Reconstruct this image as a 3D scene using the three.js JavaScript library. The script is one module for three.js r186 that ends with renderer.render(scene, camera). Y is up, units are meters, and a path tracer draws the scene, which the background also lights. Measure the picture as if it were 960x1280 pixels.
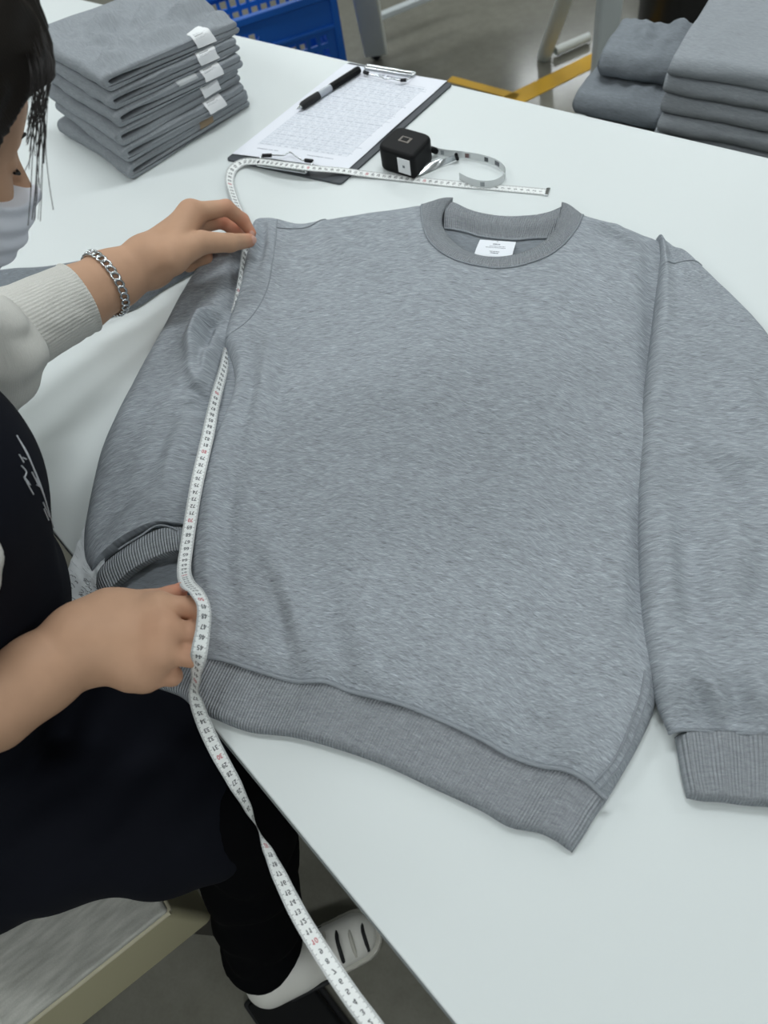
import * as THREE from 'three';
import { RoundedBoxGeometry } from 'three/addons/geometries/RoundedBoxGeometry.js';
import { mergeGeometries } from 'three/addons/utils/BufferGeometryUtils.js';
import { ImprovedNoise } from 'three/addons/math/ImprovedNoise.js';
import { RectAreaLightUniformsLib } from 'three/addons/lights/RectAreaLightUniformsLib.js';

// ---------------------------------------------------------------- camera, light, exposure
const D2R = Math.PI / 180;
const scene = new THREE.Scene();
scene.background = new THREE.Color(0x0b0c0d);
const EYE = new THREE.Vector3(0, 1.51, 0), PITCH = 58 * D2R, ROLL = -14 * D2R, FOCAL = 930;
const camera = new THREE.PerspectiveCamera(2 * Math.atan(640 / FOCAL) / D2R, 0.75, 0.03, 60);
camera.position.copy(EYE);
camera.rotation.set(-PITCH, 0, ROLL, 'YXZ');
camera.focus = 0.92;
camera.userData.fStop = 5.0;
const renderer = new THREE.WebGLRenderer();
renderer.toneMapping = THREE.LinearToneMapping;
renderer.toneMappingExposure = 1.0;
renderer.shadowMap.enabled = true;
RectAreaLightUniformsLib.init();
const LIGHT_COLOR = new THREE.Color().setRGB(0.95, 1.0, 1.015), LIGHT_POWER = 17;
const ROOM = { x0: -5.5, x1: 6.5, z0: -11, z1: 4.5, h: 3.2 };

// ---------------------------------------------------------------- helpers
const TY = 0.75;                                        // table top height
const V = (x, y, z) => new THREE.Vector3(x, y, z);
const clamp = (x, a = 0, b = 1) => Math.min(b, Math.max(a, x)), lerp = (a, b, t) => a + (b - a) * t;
const smooth = (a, b, x) => { const t = clamp((x - a) / (b - a)); return t * t * (3 - 2 * t); };
let seed = 7;
const rnd = () => { seed = (seed * 1664525 + 1013904223) >>> 0; return seed / 4294967296; };
const noise = new ImprovedNoise();
const fbm = (x, y, z, o = 3) => { let s = 0, a = 1, f = 1; for (let i = 0; i < o; i++) { s += a * noise.noise(x * f, y * f, z * f); a *= 0.5; f *= 2.03; } return s; };
function ray(px, py) {                                  // direction with unit depth through a place in the photograph
  const x = (px - 480) / FOCAL, y = -(py - 640) / FOCAL, c = Math.cos(ROLL), s = Math.sin(ROLL);
  const X = c * x - s * y, Y = s * x + c * y, cp = Math.cos(PITCH), sp = Math.sin(PITCH);
  return V(X, -sp + Y * cp, -cp - Y * sp);
}
const al = (px, py, depth) => ray(px, py).multiplyScalar(depth).add(EYE);
const depthAt = (px, py, y) => (y - EYE.y) / ray(px, py).y;
const at = (px, py, y) => al(px, py, depthAt(px, py, y));
const names = {};
function numbered(name) { const n = names[name] = (names[name] ?? -1) + 1; return n ? `${name}_${String(n).padStart(3, '0')}` : name; }
function tag(o, label, category, group, kind) {
  o.userData.label = label;
  if (category) o.userData.category = category;
  if (group) o.userData.group = group;
  if (kind) o.userData.kind = kind;
  return o;
}
function thing(name, label, category, pos = V(0, 0, 0), group) {
  const g = new THREE.Group(); g.name = numbered(name); g.position.copy(pos); scene.add(g);
  return tag(g, label, category, group);
}
function mesh(name, geo, mat, parent) {
  const m = new THREE.Mesh(geo, mat); m.castShadow = m.receiveShadow = true;
  m.name = parent ? name : numbered(name);
  if (parent) {
    const taken = parent.userData.taken ??= {}; const n = taken[name] = (taken[name] ?? -1) + 1;
    if (n) m.name = `${name}_${String(n).padStart(3, '0')}`;
    parent.add(m);
  } else scene.add(m);
  return m;
}
function struct(name, geo, mat, label) { const m = mesh(name, geo, mat); m.userData.kind = 'structure'; if (label) m.userData.label = label; return m; }
function box(w, h, d, x = 0, y = 0, z = 0, r = 0) {
  const g = r ? new RoundedBoxGeometry(w, h, d, 2, r) : new THREE.BoxGeometry(w, h, d);
  return g.translate(x, y, z);
}
const merge = (list) => mergeGeometries(list.map((g) => g.index ? g.toNonIndexed() : g));
const std = (color, rough = 0.8, extra = {}) => new THREE.MeshStandardMaterial({ color, roughness: rough, ...extra });
function bar(a, b, w, d, up = V(0, 1, 0)) {             // square bar from a to b
  const dir = b.clone().sub(a), len = dir.length(); dir.normalize();
  const side = V().crossVectors(dir, Math.abs(dir.dot(up)) > 0.95 ? V(0, 0, 1) : up).normalize(), top = V().crossVectors(side, dir);
  const g = new RoundedBoxGeometry(w, len, d, 2, Math.min(w, d) * 0.18);
  return g.applyMatrix4(new THREE.Matrix4().makeBasis(side, dir, top).setPosition(a.clone().lerp(b, 0.5)));
}
const curveOf = (pts, closed = false) => new THREE.CatmullRomCurve3(pts, closed, 'centripetal');
const tube = (pts, r, seg = 40, rad = 8) => new THREE.TubeGeometry(curveOf(pts), seg, r, rad, false);

// ---------------------------------------------------------------- computed textures
function dataTex(n, m, fn, srgb, rx = 1, ry = 1) {
  const d = new Uint8Array(n * m * 4);
  for (let j = 0; j < m; j++) for (let i = 0; i < n; i++) { const c = fn(i, j), k = (j * n + i) * 4; d[k] = c[0]; d[k + 1] = c[1]; d[k + 2] = c[2]; d[k + 3] = 255; }
  const t = new THREE.DataTexture(d, n, m); t.wrapS = t.wrapT = THREE.RepeatWrapping; t.magFilter = THREE.LinearFilter; t.minFilter = THREE.LinearMipmapLinearFilter; t.generateMipmaps = true;
  if (srgb) t.colorSpace = THREE.SRGBColorSpace;
  t.repeat.set(rx, ry); t.needsUpdate = true; return t;
}
// heathered fleece: short fibres, light and dark, mostly across the garment
const HN = 1024, HM = 0.42;                             // texture pixels and metres covered
const heather = new Float32Array(HN * HN);
function strokes(count, len0, len1, amp, thick, bend) {
  for (let k = 0; k < count; k++) {
    let x = rnd() * HN, y = rnd() * HN, a = (rnd() - 0.5) * 0.55; const n = lerp(len0, len1, rnd()), s = (rnd() - 0.5) * 2 * amp, c = (rnd() - 0.5) * bend;
    for (let i = 0; i < n; i++) {
      const f = Math.sin(Math.PI * (i + 0.5) / n) * s;
      for (let q = 0; q < thick; q++) { const X = ((x | 0) + HN) % HN, Y = ((y + q | 0) + HN) % HN; heather[Y * HN + X] += f; }
      x += Math.cos(a); y += Math.sin(a); a += c;
    }
  }
}
strokes(64000, 10, 32, 0.42, 1, 0.04); strokes(32000, 12, 38, 0.30, 2, 0.03); strokes(4000, 24, 60, 0.10, 5, 0.01);
for (let i = 0; i < heather.length; i++) heather[i] += (rnd() - 0.5) * 0.2;
const heatherTex = (r, g, b, k) => dataTex(HN, HN, (i, j) => { const v = 1 + k * clamp(heather[j * HN + i], -1.4, 1.4); return [clamp(r * v, 0, 255), clamp(g * v, 0, 255), clamp(b * v, 0, 255)]; }, true, 1 / HM, 1 / HM);
const heatherBump = dataTex(HN, HN, (i, j) => { const v = clamp(128 + 70 * heather[j * HN + i], 0, 255); return [v, v, v]; }, false, 1 / HM, 1 / HM);
const ribBump = dataTex(64, 64, (i, j) => { const s = 0.5 + 0.5 * Math.sin(i / 64 * Math.PI * 8), v = 255 * (0.75 * Math.pow(s, 0.7) + 0.2 * Math.abs(Math.sin((j + (i >> 3) * 4) / 64 * Math.PI * 8)) * s); return [v, v, v]; }, false, 1 / 0.0132, 1 / 0.0132);
const G = [151, 157, 163];
const fleece = new THREE.MeshPhysicalMaterial({ map: heatherTex(...G, 0.29), roughness: 1, bumpMap: heatherBump, bumpScale: 0.0006, sheen: 0.25, sheenRoughness: 0.6, sheenColor: new THREE.Color(0x9aa2a8), specularIntensity: 0.2 });
const rib = new THREE.MeshPhysicalMaterial({ map: heatherTex(154, 159, 164, 0.14), roughness: 1, bumpMap: ribBump, bumpScale: 0.0017, sheen: 0.2, sheenRoughness: 0.6, sheenColor: new THREE.Color(0x9aa2a8), specularIntensity: 0.2 });
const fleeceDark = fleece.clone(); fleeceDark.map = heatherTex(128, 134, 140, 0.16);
const stackFleece = fleece.clone(); stackFleece.map = heatherTex(147, 152, 157, 0.12);

// ---------------------------------------------------------------- room shell
const floorTex = dataTex(512, 512, (i, j) => {
  const n = fbm(i / 60, j / 60, 3.1, 4) * 7 + fbm(i / 9, j / 9, 8.3, 2) * 4 + (rnd() - 0.5) * 5;
  return [116 + n, 115 + n, 106 + n];
}, true, 1 / 1.7, 1 / 1.7);
function planeXZ(x0, x1, z0, z1, t, y) {                // slab whose top is at y, uv in metres
  const g = new THREE.BoxGeometry(x1 - x0, t, z1 - z0).translate((x0 + x1) / 2, y - t / 2, (z0 + z1) / 2);
  const p = g.attributes.position, uv = g.attributes.uv; for (let i = 0; i < p.count; i++) uv.setXY(i, p.getX(i), p.getZ(i)); return g;
}
struct('floor', planeXZ(ROOM.x0, ROOM.x1, ROOM.z0, ROOM.z1, 0.1, 0), new THREE.MeshPhysicalMaterial({ map: floorTex, roughness: 0.15, specularIntensity: 0.6 }), 'grey painted factory floor');
const wallMat = std(0xc9cdca, 0.9);
struct('ceiling', box(ROOM.x1 - ROOM.x0 + 0.4, 0.1, ROOM.z1 - ROOM.z0 + 0.4, (ROOM.x0 + ROOM.x1) / 2, ROOM.h + 0.05, (ROOM.z0 + ROOM.z1) / 2), std(0xd8dad6, 0.9));
struct('wall_left', box(0.2, ROOM.h, ROOM.z1 - ROOM.z0, ROOM.x0 - 0.1, ROOM.h / 2, (ROOM.z0 + ROOM.z1) / 2), wallMat);
struct('wall_right', box(0.2, ROOM.h, ROOM.z1 - ROOM.z0, ROOM.x1 + 0.1, ROOM.h / 2, (ROOM.z0 + ROOM.z1) / 2), wallMat);
struct('wall_back', box(ROOM.x1 - ROOM.x0 + 0.4, ROOM.h, 0.2, (ROOM.x0 + ROOM.x1) / 2, ROOM.h / 2, ROOM.z0 - 0.1), wallMat);
struct('wall_front', box(ROOM.x1 - ROOM.x0 + 0.4, ROOM.h, 0.2, (ROOM.x0 + ROOM.x1) / 2, ROOM.h / 2, ROOM.z1 + 0.1), wallMat);

// floor markings: two yellow lanes of paint
const yellow = std(0xcf9f10, 0.55);
function lane(a, b, w, name, label) {
  const dir = b.clone().sub(a), len = dir.length(), g = new THREE.BoxGeometry(w, 0.002, len);
  g.applyMatrix4(new THREE.Matrix4().makeRotationY(Math.atan2(dir.x, dir.z)).setPosition(a.clone().lerp(b, 0.5).setY(0.001)));
  struct(name, g, yellow, label);
}
{
  const a = at(648, 122, 0), b = at(828, 33, 0), d = b.clone().sub(a);
  lane(a.clone().addScaledVector(d, -0.35), a.clone().addScaledVector(d, 3), 0.075, 'trim_1', 'yellow painted line on the grey floor');
  const c = at(570, 101, 0), e = at(652, 123, 0), f = c.clone().sub(e);
  lane(e.clone().addScaledVector(f, 0.06), e.clone().addScaledVector(f, 1.1), 0.036, 'trim_2', 'worn yellow line meeting the other floor line');
}

// ceiling lights
{
  const glow = new THREE.MeshStandardMaterial({ color: 0xffffff, emissive: LIGHT_COLOR, emissiveIntensity: 6, roughness: 0.6 });
  const frameMat = std(0xe4e6e4, 0.5);
  for (const x of [-2.2, 0.5, 3.15]) for (const z of [1.8, -1.5, -4.7, -7.7]) {
    const t = thing('ceiling_light', 'long fluorescent ceiling light above the sewing floor', 'light', V(x, ROOM.h - 0.09, z), 'ceiling lights');
    mesh('frame', merge([box(1.3, 0.02, 0.34, 0, 0.075, 0), box(1.3, 0.07, 0.015, 0, 0.035, 0.17), box(1.3, 0.07, 0.015, 0, 0.035, -0.17), box(0.015, 0.07, 0.34, 0.65, 0.035, 0), box(0.015, 0.07, 0.34, -0.65, 0.035, 0)]), frameMat, t);
    mesh('diffuser', box(1.28, 0.01, 0.32, 0, 0.02, 0), glow, t);
    const l = new THREE.RectAreaLight(LIGHT_COLOR, LIGHT_POWER * (z > 0 ? 1.0 : 1.08), 1.26, 0.3); l.position.set(0, 0.005, 0); l.rotation.x = -Math.PI / 2; t.add(l);
  }
}

// ---------------------------------------------------------------- work table
const E0 = at(300, 950, TY), E1 = at(570, 1280, TY), F0 = at(300, 45, TY), F1 = at(960, 197, TY);
{
  const e = E1.clone().sub(E0), f = F1.clone().sub(F0);
  const near = (k) => E0.clone().addScaledVector(e, k), far = (k) => F0.clone().addScaledVector(f, k);
  const quad = [near(-5.2), near(1.9), far(1.5), far(-0.75)];
  const t = thing('work_table', 'large white laminate work table carrying the grey sweatshirt', 'table');
  const s = new THREE.Shape(quad.map((p) => new THREE.Vector2(p.x, -p.z)));
  const top = new THREE.ExtrudeGeometry(s, { depth: 0.022, bevelEnabled: true, bevelThickness: 0.002, bevelSize: 0.002, bevelOffset: -0.002, bevelSegments: 2 }).rotateX(-Math.PI / 2).translate(0, TY - 0.024, 0);
  mesh('tabletop', top, new THREE.MeshPhysicalMaterial({ color: new THREE.Color().setRGB(0.70, 0.745, 0.745), roughness: 0.38, specularIntensity: 0.5 }), t);
  const ring = quad.map((p) => p.clone()), mid = ring.reduce((a, p) => a.add(p), V()).multiplyScalar(0.25), bandMat = std(0x777d7e, 0.5), legMat = std(0x80868a, 0.45, { metalness: 0.3 });
  for (let i = 0; i < 4; i++) {
    const a = ring[i].clone().setY(TY - 0.0135), b = ring[(i + 1) % 4].clone().setY(TY - 0.0135);
    const g = bar(a, b, 0.004, 0.02); mesh('edge_band', g, bandMat, t);
    const c = ring[i].clone().lerp(mid.clone().setY(TY), 0.12);
    mesh('leg', bar(V(c.x, 0, c.z), V(c.x, TY - 0.024, c.z), 0.05, 0.05), legMat, t);
  }
}

// ---------------------------------------------------------------- cloth patches
function sampler(pts) { const c = curveOf(pts); c.arcLengthDivisions = 400; return (n) => c.getSpacedPoints(n); }
// A Coons surface over four outlines lying at y0; height(u, v, x, z, distances) lifts it; edges tuck under to the base.
function patch({ top, bottom, left, right, nu, nv, y0, height, base = () => y0, keep, uvTurn }) {
  const P = (a) => a.map((p) => p.isVector3 ? p : at(p[0], p[1], y0));
  const T = sampler(P(top))(nu), B = sampler(P(bottom))(nu), L = sampler(P(left))(nv), R = sampler(P(right))(nv);
  const W = (nu + 1) * (nv + 1), pos = new Float32Array(W * 3), uv = new Float32Array(W * 2);
  const width = Math.max(curveOf(P(bottom)).getLength() * 0.5 + curveOf(P(top)).getLength() * 0.5, L.reduce((a, p, j) => a + p.distanceTo(R[j]), 0) / (nv + 1)), tall = curveOf(P(left)).getLength() * 0.5 + curveOf(P(right)).getLength() * 0.5;
  for (let j = 0; j <= nv; j++) for (let i = 0; i <= nu; i++) {
    const u = i / nu, v = j / nv, k = j * (nu + 1) + i;
    const f = (c) => (1 - v) * T[i][c] + v * B[i][c] + (1 - u) * L[j][c] + u * R[j][c] - ((1 - u) * (1 - v) * T[0][c] + u * (1 - v) * T[nu][c] + (1 - u) * v * B[0][c] + u * v * B[nu][c]);
    const x = f('x'), z = f('z');
    pos[k * 3] = x; pos[k * 3 + 2] = z;
    const d = { l: u * width, r: (1 - u) * width, t: v * tall, b: (1 - v) * tall };
    pos[k * 3 + 1] = base(u, v, x, z) + height(u, v, x, z, d);
    uv[k * 2] = (uvTurn ? v * tall : u * width); uv[k * 2 + 1] = (uvTurn ? u * width : (1 - v) * tall);
  }
  const idx = [], id = (i, j) => j * (nu + 1) + i, vis = (i, j) => { if (!keep) return true; const k = id(i, j); return keep(pos[k * 3], pos[k * 3 + 2]); };
  for (let j = 0; j < nv; j++) for (let i = 0; i < nu; i++) if (vis(i, j) || vis(i + 1, j + 1)) idx.push(id(i, j), id(i, j + 1), id(i + 1, j), id(i + 1, j), id(i, j + 1), id(i + 1, j + 1));
  // skirt: the border turns under
  const border = []; for (let i = 0; i < nu; i++) border.push([i, 0]); for (let j = 0; j < nv; j++) border.push([nu, j]); for (let i = nu; i > 0; i--) border.push([i, nv]); for (let j = nv; j > 0; j--) border.push([0, j]);
  const extra = [], extraUv = [];
  border.forEach(([i, j]) => {
    const k = id(i, j), ii = clamp(i, Math.min(4, nu >> 1), nu - Math.min(4, nu >> 1)), jj = clamp(j, Math.min(4, nv >> 1), nv - Math.min(4, nv >> 1)), q = id(ii, jj);
    const dx = pos[q * 3] - pos[k * 3], dz = pos[q * 3 + 2] - pos[k * 3 + 2], l = Math.hypot(dx, dz) || 1, bs = base(i / nu, j / nv, pos[k * 3], pos[k * 3 + 2]);
    extra.push(pos[k * 3] + dx / l * 0.004, Math.min(pos[k * 3 + 1], bs) - 0.0012, pos[k * 3 + 2] + dz / l * 0.004); extraUv.push(uv[k * 2], uv[k * 2 + 1]);
  });
  for (let b = 0; b < border.length; b++) {
    const c = (b + 1) % border.length, p = id(...border[b]), q = id(...border[c]), P2 = W + b, Q2 = W + c;
    idx.push(p, q, P2, q, Q2, P2);
  }
  const g = new THREE.BufferGeometry();
  const all = new Float32Array(pos.length + extra.length); all.set(pos); all.set(extra, pos.length);
  const allUv = new Float32Array(uv.length + extraUv.length); allUv.set(uv); allUv.set(extraUv, uv.length);
  g.setAttribute('position', new THREE.BufferAttribute(all, 3)); g.setAttribute('uv', new THREE.BufferAttribute(allUv, 2)); g.setIndex(idx); g.computeVertexNormals();
  const cellSize = 0.01, hash = new Map();
  for (let k = 0; k < W; k++) { const key = Math.floor(pos[k * 3] / cellSize) * 4096 + Math.floor(pos[k * 3 + 2] / cellSize); (hash.get(key) ?? hash.set(key, []).get(key)).push(k); }
  g.heightAt = (x, z) => {
    let best = 1e9, y = -1; const X = Math.floor(x / cellSize), Z = Math.floor(z / cellSize);
    for (let a = -1; a <= 1; a++) for (let b = -1; b <= 1; b++) for (const k of hash.get((X + a) * 4096 + Z + b) ?? []) { const d = (pos[k * 3] - x) ** 2 + (pos[k * 3 + 2] - z) ** 2; if (d < best) { best = d; y = pos[k * 3 + 1]; } }
    return y;
  };
  return g;
}
const roll = (d, w) => { const t = 1 - clamp(d / w); return Math.sqrt(Math.max(0, 1 - t * t)); };
// folds: soft ridges (a > 0) and valleys (a < 0) along lines of the garment
function folds(list, y0) {
  const prep = list.map(([w, a, ...pts]) => ({ w, a, p: pts.map((q) => { const r = at(q[0], q[1], y0); return [r.x, r.z]; }) }));
  return (x, z) => {
    let h = 0;
    for (const { w, a, p } of prep) {
      let best = 1e9, along = 0; const n = p.length - 1;
      for (let i = 0; i < n; i++) {
        const ax = p[i][0], az = p[i][1], bx = p[i + 1][0] - ax, bz = p[i + 1][1] - az, t = clamp(((x - ax) * bx + (z - az) * bz) / (bx * bx + bz * bz)), d = (x - ax - bx * t) ** 2 + (z - az - bz * t) ** 2;
        if (d < best) { best = d; along = (i + t) / n; }
      }
      if (best < 9 * w * w) h += a * Math.exp(-best / (w * w)) * (0.25 + 0.75 * Math.sin(Math.PI * clamp(along, 0.02, 0.98)));
    }
    return h;
  };
}
const inPoly = (poly) => (x, z) => { let c = false; for (let i = 0, j = poly.length - 1; i < poly.length; j = i++) { const a = poly[i], b = poly[j]; if ((a.z > z) !== (b.z > z) && x < (b.x - a.x) * (z - a.z) / (b.z - a.z) + a.x) c = !c; } return c; };
function seamTube(pts, y0, lift, hAt, r = 0.0011, seg = 120) {      // a cord of stitching lying on the cloth
  const c = curveOf(pts.map((p) => at(p[0], p[1], y0))), q = c.getSpacedPoints(seg).map((p) => { const h = hAt(p.x, p.z); return V(p.x, (h > 0 ? h : y0) + lift, p.z); });
  for (let k = 0; k < 2; k++) for (let i = 1; i < q.length - 1; i++) q[i].y = (q[i - 1].y + 2 * q[i].y + q[i + 1].y) / 4;
  return new THREE.TubeGeometry(curveOf(q), seg, r, 6, false);
}

// ---------------------------------------------------------------- the sweatshirt
const shirt = thing('sweatshirt', 'grey heather crew-neck sweatshirt spread flat across the white table', 'sweatshirt');
let bodyH, sleeveRH, sleeveLH;
{
  const y0 = TY + 0.004;
  const neckOuter = [[529, 264], [528, 279], [530, 294], [536, 314], [550, 329], [571, 341], [596, 348], [621, 351.5], [647, 349], [675, 340], [699, 325], [716, 307], [724, 292], [728, 278]];
  const neckInner = [[567, 260], [556, 274], [553, 289], [558, 302], [569, 314.5], [584, 325], [605, 331.5], [629, 332], [654, 326.5], [675, 316.5], [690, 301.5], [697, 286], [700, 275], [701, 266]];
  // front panel, with the neck cut out
  const body = {
    top: [[317, 286], [326, 280], [337, 279], [350, 281], [378, 287], [411, 282], [470, 273], [531, 264], [567, 261], [630, 270], [700, 268], [727, 277], [770, 292], [800, 303], [817, 309], [848, 331]],
    left: [[317, 286], [310, 318], [304, 348], [298, 375], [290, 403], [282, 432], [291, 458], [295, 482], [292, 502], [279, 535], [264, 572], [254, 608], [247, 646], [242, 692], [240, 730], [240, 775], [241, 828]],
    right: [[848, 331], [852, 370], [848, 450], [838, 560], [828, 700], [826, 800], [820, 878], [799, 930], [776, 971], [757, 1003]],
    bottom: [[241, 828], [258, 827], [274, 828], [289, 832], [336, 847], [374, 857], [411, 858], [439, 869], [461, 875], [500, 885], [545, 902], [600, 928], [637, 949], [675, 962], [701, 966], [724, 976], [757, 1003]],
  };
  const F = folds([
    [0.010, 0.0035, [286, 560], [272, 640], [268, 720], [280, 800]], [0.010, -0.003, [305, 575], [292, 650], [290, 720], [305, 800]],
    [0.014, 0.004, [318, 640], [345, 720], [385, 800], [400, 850]], [0.012, -0.0045, [330, 690], [352, 760], [362, 820], [366, 852]],
    [0.014, -0.004, [420, 720], [415, 790], [438, 850]], [0.016, 0.004, [455, 740], [455, 810], [470, 865]],
    [0.014, -0.0035, [520, 790], [525, 850], [552, 895]], [0.016, 0.0035, [575, 800], [590, 860], [615, 925]], [0.014, -0.0035, [640, 840], [655, 900], [672, 950]], [0.014, 0.003, [690, 860], [705, 910], [722, 965]],
    [0.016, -0.010, [812, 330], [812, 420], [806, 520]], [0.014, 0.006, [770, 305], [790, 325], [797, 360]], [0.010, -0.0035, [738, 305], [775, 318], [800, 350]], [0.009, 0.003, [730, 292], [765, 303], [790, 330]],
    [0.012, -0.003, [420, 290], [450, 320], [500, 335]], [0.014, 0.0035, [405, 300], [432, 330], [480, 350]], [0.012, -0.003, [470, 300], [510, 325], [540, 350]],
    [0.010, -0.004, [318, 440], [320, 500], [300, 570]], [0.012, 0.004, [345, 420], [338, 480], [322, 560]], [0.010, -0.003, [372, 420], [352, 520], [335, 600]],
    [0.007, -0.006, [332, 286], [333, 312], [328, 345]], [0.008, 0.006, [322, 290], [318, 330], [306, 372]], [0.007, 0.003, [341, 290], [341, 320], [334, 360]],
    [0.02, 0.003, [420, 480], [520, 520], [640, 510]], [0.022, -0.003, [400, 560], [520, 600], [680, 580]], [0.02, 0.0025, [520, 680], [620, 690], [740, 660]],
    [0.012, -0.006, [798, 600], [796, 720], [798, 830]], [0.01, 0.003, [770, 700], [772, 790], [790, 850]],
  ], y0);
  const hole = inPoly([...neckOuter.map((p, i) => { const a = at(...p, y0), b = at(...neckInner[i], y0); return a.lerp(b, 0.35); }), ...[[690, 255], [630, 245], [575, 245]].map((p) => at(...p, y0))]);
  const bodyGeo = patch({
    ...body, nu: 250, nv: 280, y0, keep: (x, z) => !hole(x, z),
    height: (u, v, x, z, d) => {
      const e = roll(d.l, 0.02) * roll(d.r, 0.03) * roll(d.t, 0.022);
      const puff = lerp(0.0125, 0.023, smooth(0, 0.05, d.b)) + 0.004 * Math.exp(-(((d.b - 0.018) / 0.014) ** 2));
      const n = 0.0022 * fbm(x * 9, z * 9, 1.7, 2) + 0.0007 * fbm(x * 38, z * 38, 5.2, 2) + 0.0016 * smooth(0.16, 0.0, d.b) * noise.noise(x * 34 + z * 10, z * 14, 4.4);
      return e * Math.max(0.005, puff + (n + 1.5 * F(x, z)) * smooth(0, 0.02, Math.min(d.l, d.r)));
    },
  });
  bodyH = bodyGeo.heightAt;
  const headPoly = inPoly([[300, 270], [350, 270], [350, 283], [349, 302], [343, 346], [334, 384], [313, 415], [297, 427], [282, 434], [262, 432]].map((p) => at(...p, y0 + 0.004))), ix = bodyGeo.index.array, bp = bodyGeo.attributes.position, panelIx = [], headIx = [];
  for (let k = 0; k < ix.length; k += 3) (headPoly(bp.getX(ix[k]), bp.getZ(ix[k])) ? headIx : panelIx).push(ix[k], ix[k + 1], ix[k + 2]);
  const headGeo = bodyGeo.clone(); headGeo.setIndex(headIx); bodyGeo.setIndex(panelIx);
  mesh('front_panel', bodyGeo, fleece, shirt);
  mesh('sleeve_head', headGeo, fleece, shirt);

  // back panel seen through the neck
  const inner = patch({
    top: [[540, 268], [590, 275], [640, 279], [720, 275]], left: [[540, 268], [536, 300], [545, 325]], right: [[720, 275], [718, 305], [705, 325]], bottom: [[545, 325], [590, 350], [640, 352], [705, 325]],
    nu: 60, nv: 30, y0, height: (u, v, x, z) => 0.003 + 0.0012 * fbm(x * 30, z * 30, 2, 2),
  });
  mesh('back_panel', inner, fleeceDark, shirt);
  // the back of the collar, lying open behind the neck
  const backCollar = patch({
    top: [[563, 259.5], [572, 263], [588, 271], [612, 277], [642, 280], [667, 278], [687, 273.5], [703, 266]], left: [[563, 259.5], [556, 274], [554, 290]], right: [[703, 266], [700, 284], [694, 301]], bottom: [[554, 290], [567, 291], [584, 294], [600, 299], [644, 303], [667, 301], [694, 301]],
    nu: 80, nv: 16, y0, height: (u, v, x, z, d) => 0.004 + 0.012 * Math.sin(Math.PI * 0.5 * smooth(0.0, 0.05, d.b)) * roll(d.t, 0.006),
  });
  mesh('collar_back', backCollar, rib, shirt);
  mesh('seam', seamTube([[556, 289], [567, 290], [584, 293.5], [600, 298.5], [644, 303], [667, 301], [693, 301]], y0, 0.001, backCollar.heightAt, 0.0016), fleece, shirt);
  // front of the collar: a ribbed band along the neckline
  {
    const n = 110, m = 14, A = curveOf(neckOuter.map((p) => at(...p, y0))).getSpacedPoints(n), B = curveOf(neckInner.map((p) => at(...p, y0))).getSpacedPoints(n);
    const pos = [], uv = [], idx = [];
    for (let i = 0; i <= n; i++) for (let j = 0; j <= m; j++) {
      const t = j / (m - 3), p = A[i].clone().lerp(B[i], Math.min(1, t)), s = i / n, endLift = 0.002 * (smooth(0.16, 0, s) + smooth(0.84, 1, s));
      const hOut = Math.max(y0 + 0.011, bodyH(A[i].x, A[i].z)) + 0.0008;
      let y = lerp(hOut, y0 + 0.017 + endLift, smooth(0, 1, Math.min(1, t))) + 0.0035 * Math.sin(Math.PI * Math.min(1, t));
      if (t > 1) { const q = (j - (m - 3)) / 3; y -= q * 0.010; p.lerp(A[i], 0.05 * q * q); }
      pos.push(p.x, y, p.z); uv.push(s * 0.42, Math.min(1, t) * 0.04);
    }
    for (let i = 0; i < n; i++) for (let j = 0; j < m; j++) { const k = i * (m + 1) + j; idx.push(k, k + m + 1, k + 1, k + 1, k + m + 1, k + m + 2); }
    const g = new THREE.BufferGeometry(); g.setAttribute('position', new THREE.Float32BufferAttribute(pos, 3)); g.setAttribute('uv', new THREE.Float32BufferAttribute(uv, 2)); g.setIndex(idx); g.computeVertexNormals();
    mesh('collar', g, rib, shirt);
    mesh('seam', seamTube(neckOuter, y0, 0.0012, (x, z) => Math.max(bodyH(x, z), y0 + 0.011), 0.0014), fleece, shirt);
  }
  // neck label
  {
    const c = document.createElement('canvas'); c.width = 256; c.height = 128; const q = c.getContext('2d');
    q.fillStyle = '#e9edf3'; q.fillRect(0, 0, 256, 128); q.fillStyle = '#4c5360';
    q.fillRect(124, 4, 8, 5); for (const [y, x0, x1, h] of [[26, 104, 152, 9], [45, 84, 190, 4], [56, 60, 200, 4], [84, 96, 160, 5], [94, 104, 160, 6]]) for (let x = x0; x < x1; x += 7) { const w = 3 + rnd() * 3; q.fillRect(x, y, w, h); }
    const tex = new THREE.CanvasTexture(c); tex.colorSpace = THREE.SRGBColorSpace;
    const P = [[600, 299.5], [645, 302.5], [639, 322.5], [592, 318]].map((p) => at(...p, TY + 0.014)), N = 8, pos = [], uv = [], idx = [];
    for (const dy of [0, -0.0007]) for (let j = 0; j <= N; j++) for (let i = 0; i <= N; i++) {
      const u = i / N, v = j / N, a = P[0].clone().lerp(P[1], u), b = P[3].clone().lerp(P[2], u), r = a.lerp(b, v); pos.push(r.x, r.y + dy + 0.0015 * Math.sin(v * 3) - 0.003 * v, r.z); uv.push(u, 1 - v);
    }
    for (const [o, f] of [[0, 0], [(N + 1) ** 2, 1]]) for (let j = 0; j < N; j++) for (let i = 0; i < N; i++) { const k = o + j * (N + 1) + i; f ? idx.push(k, k + 1, k + N + 1, k + 1, k + N + 2, k + N + 1) : idx.push(k, k + N + 1, k + 1, k + 1, k + N + 1, k + N + 2); }
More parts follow.
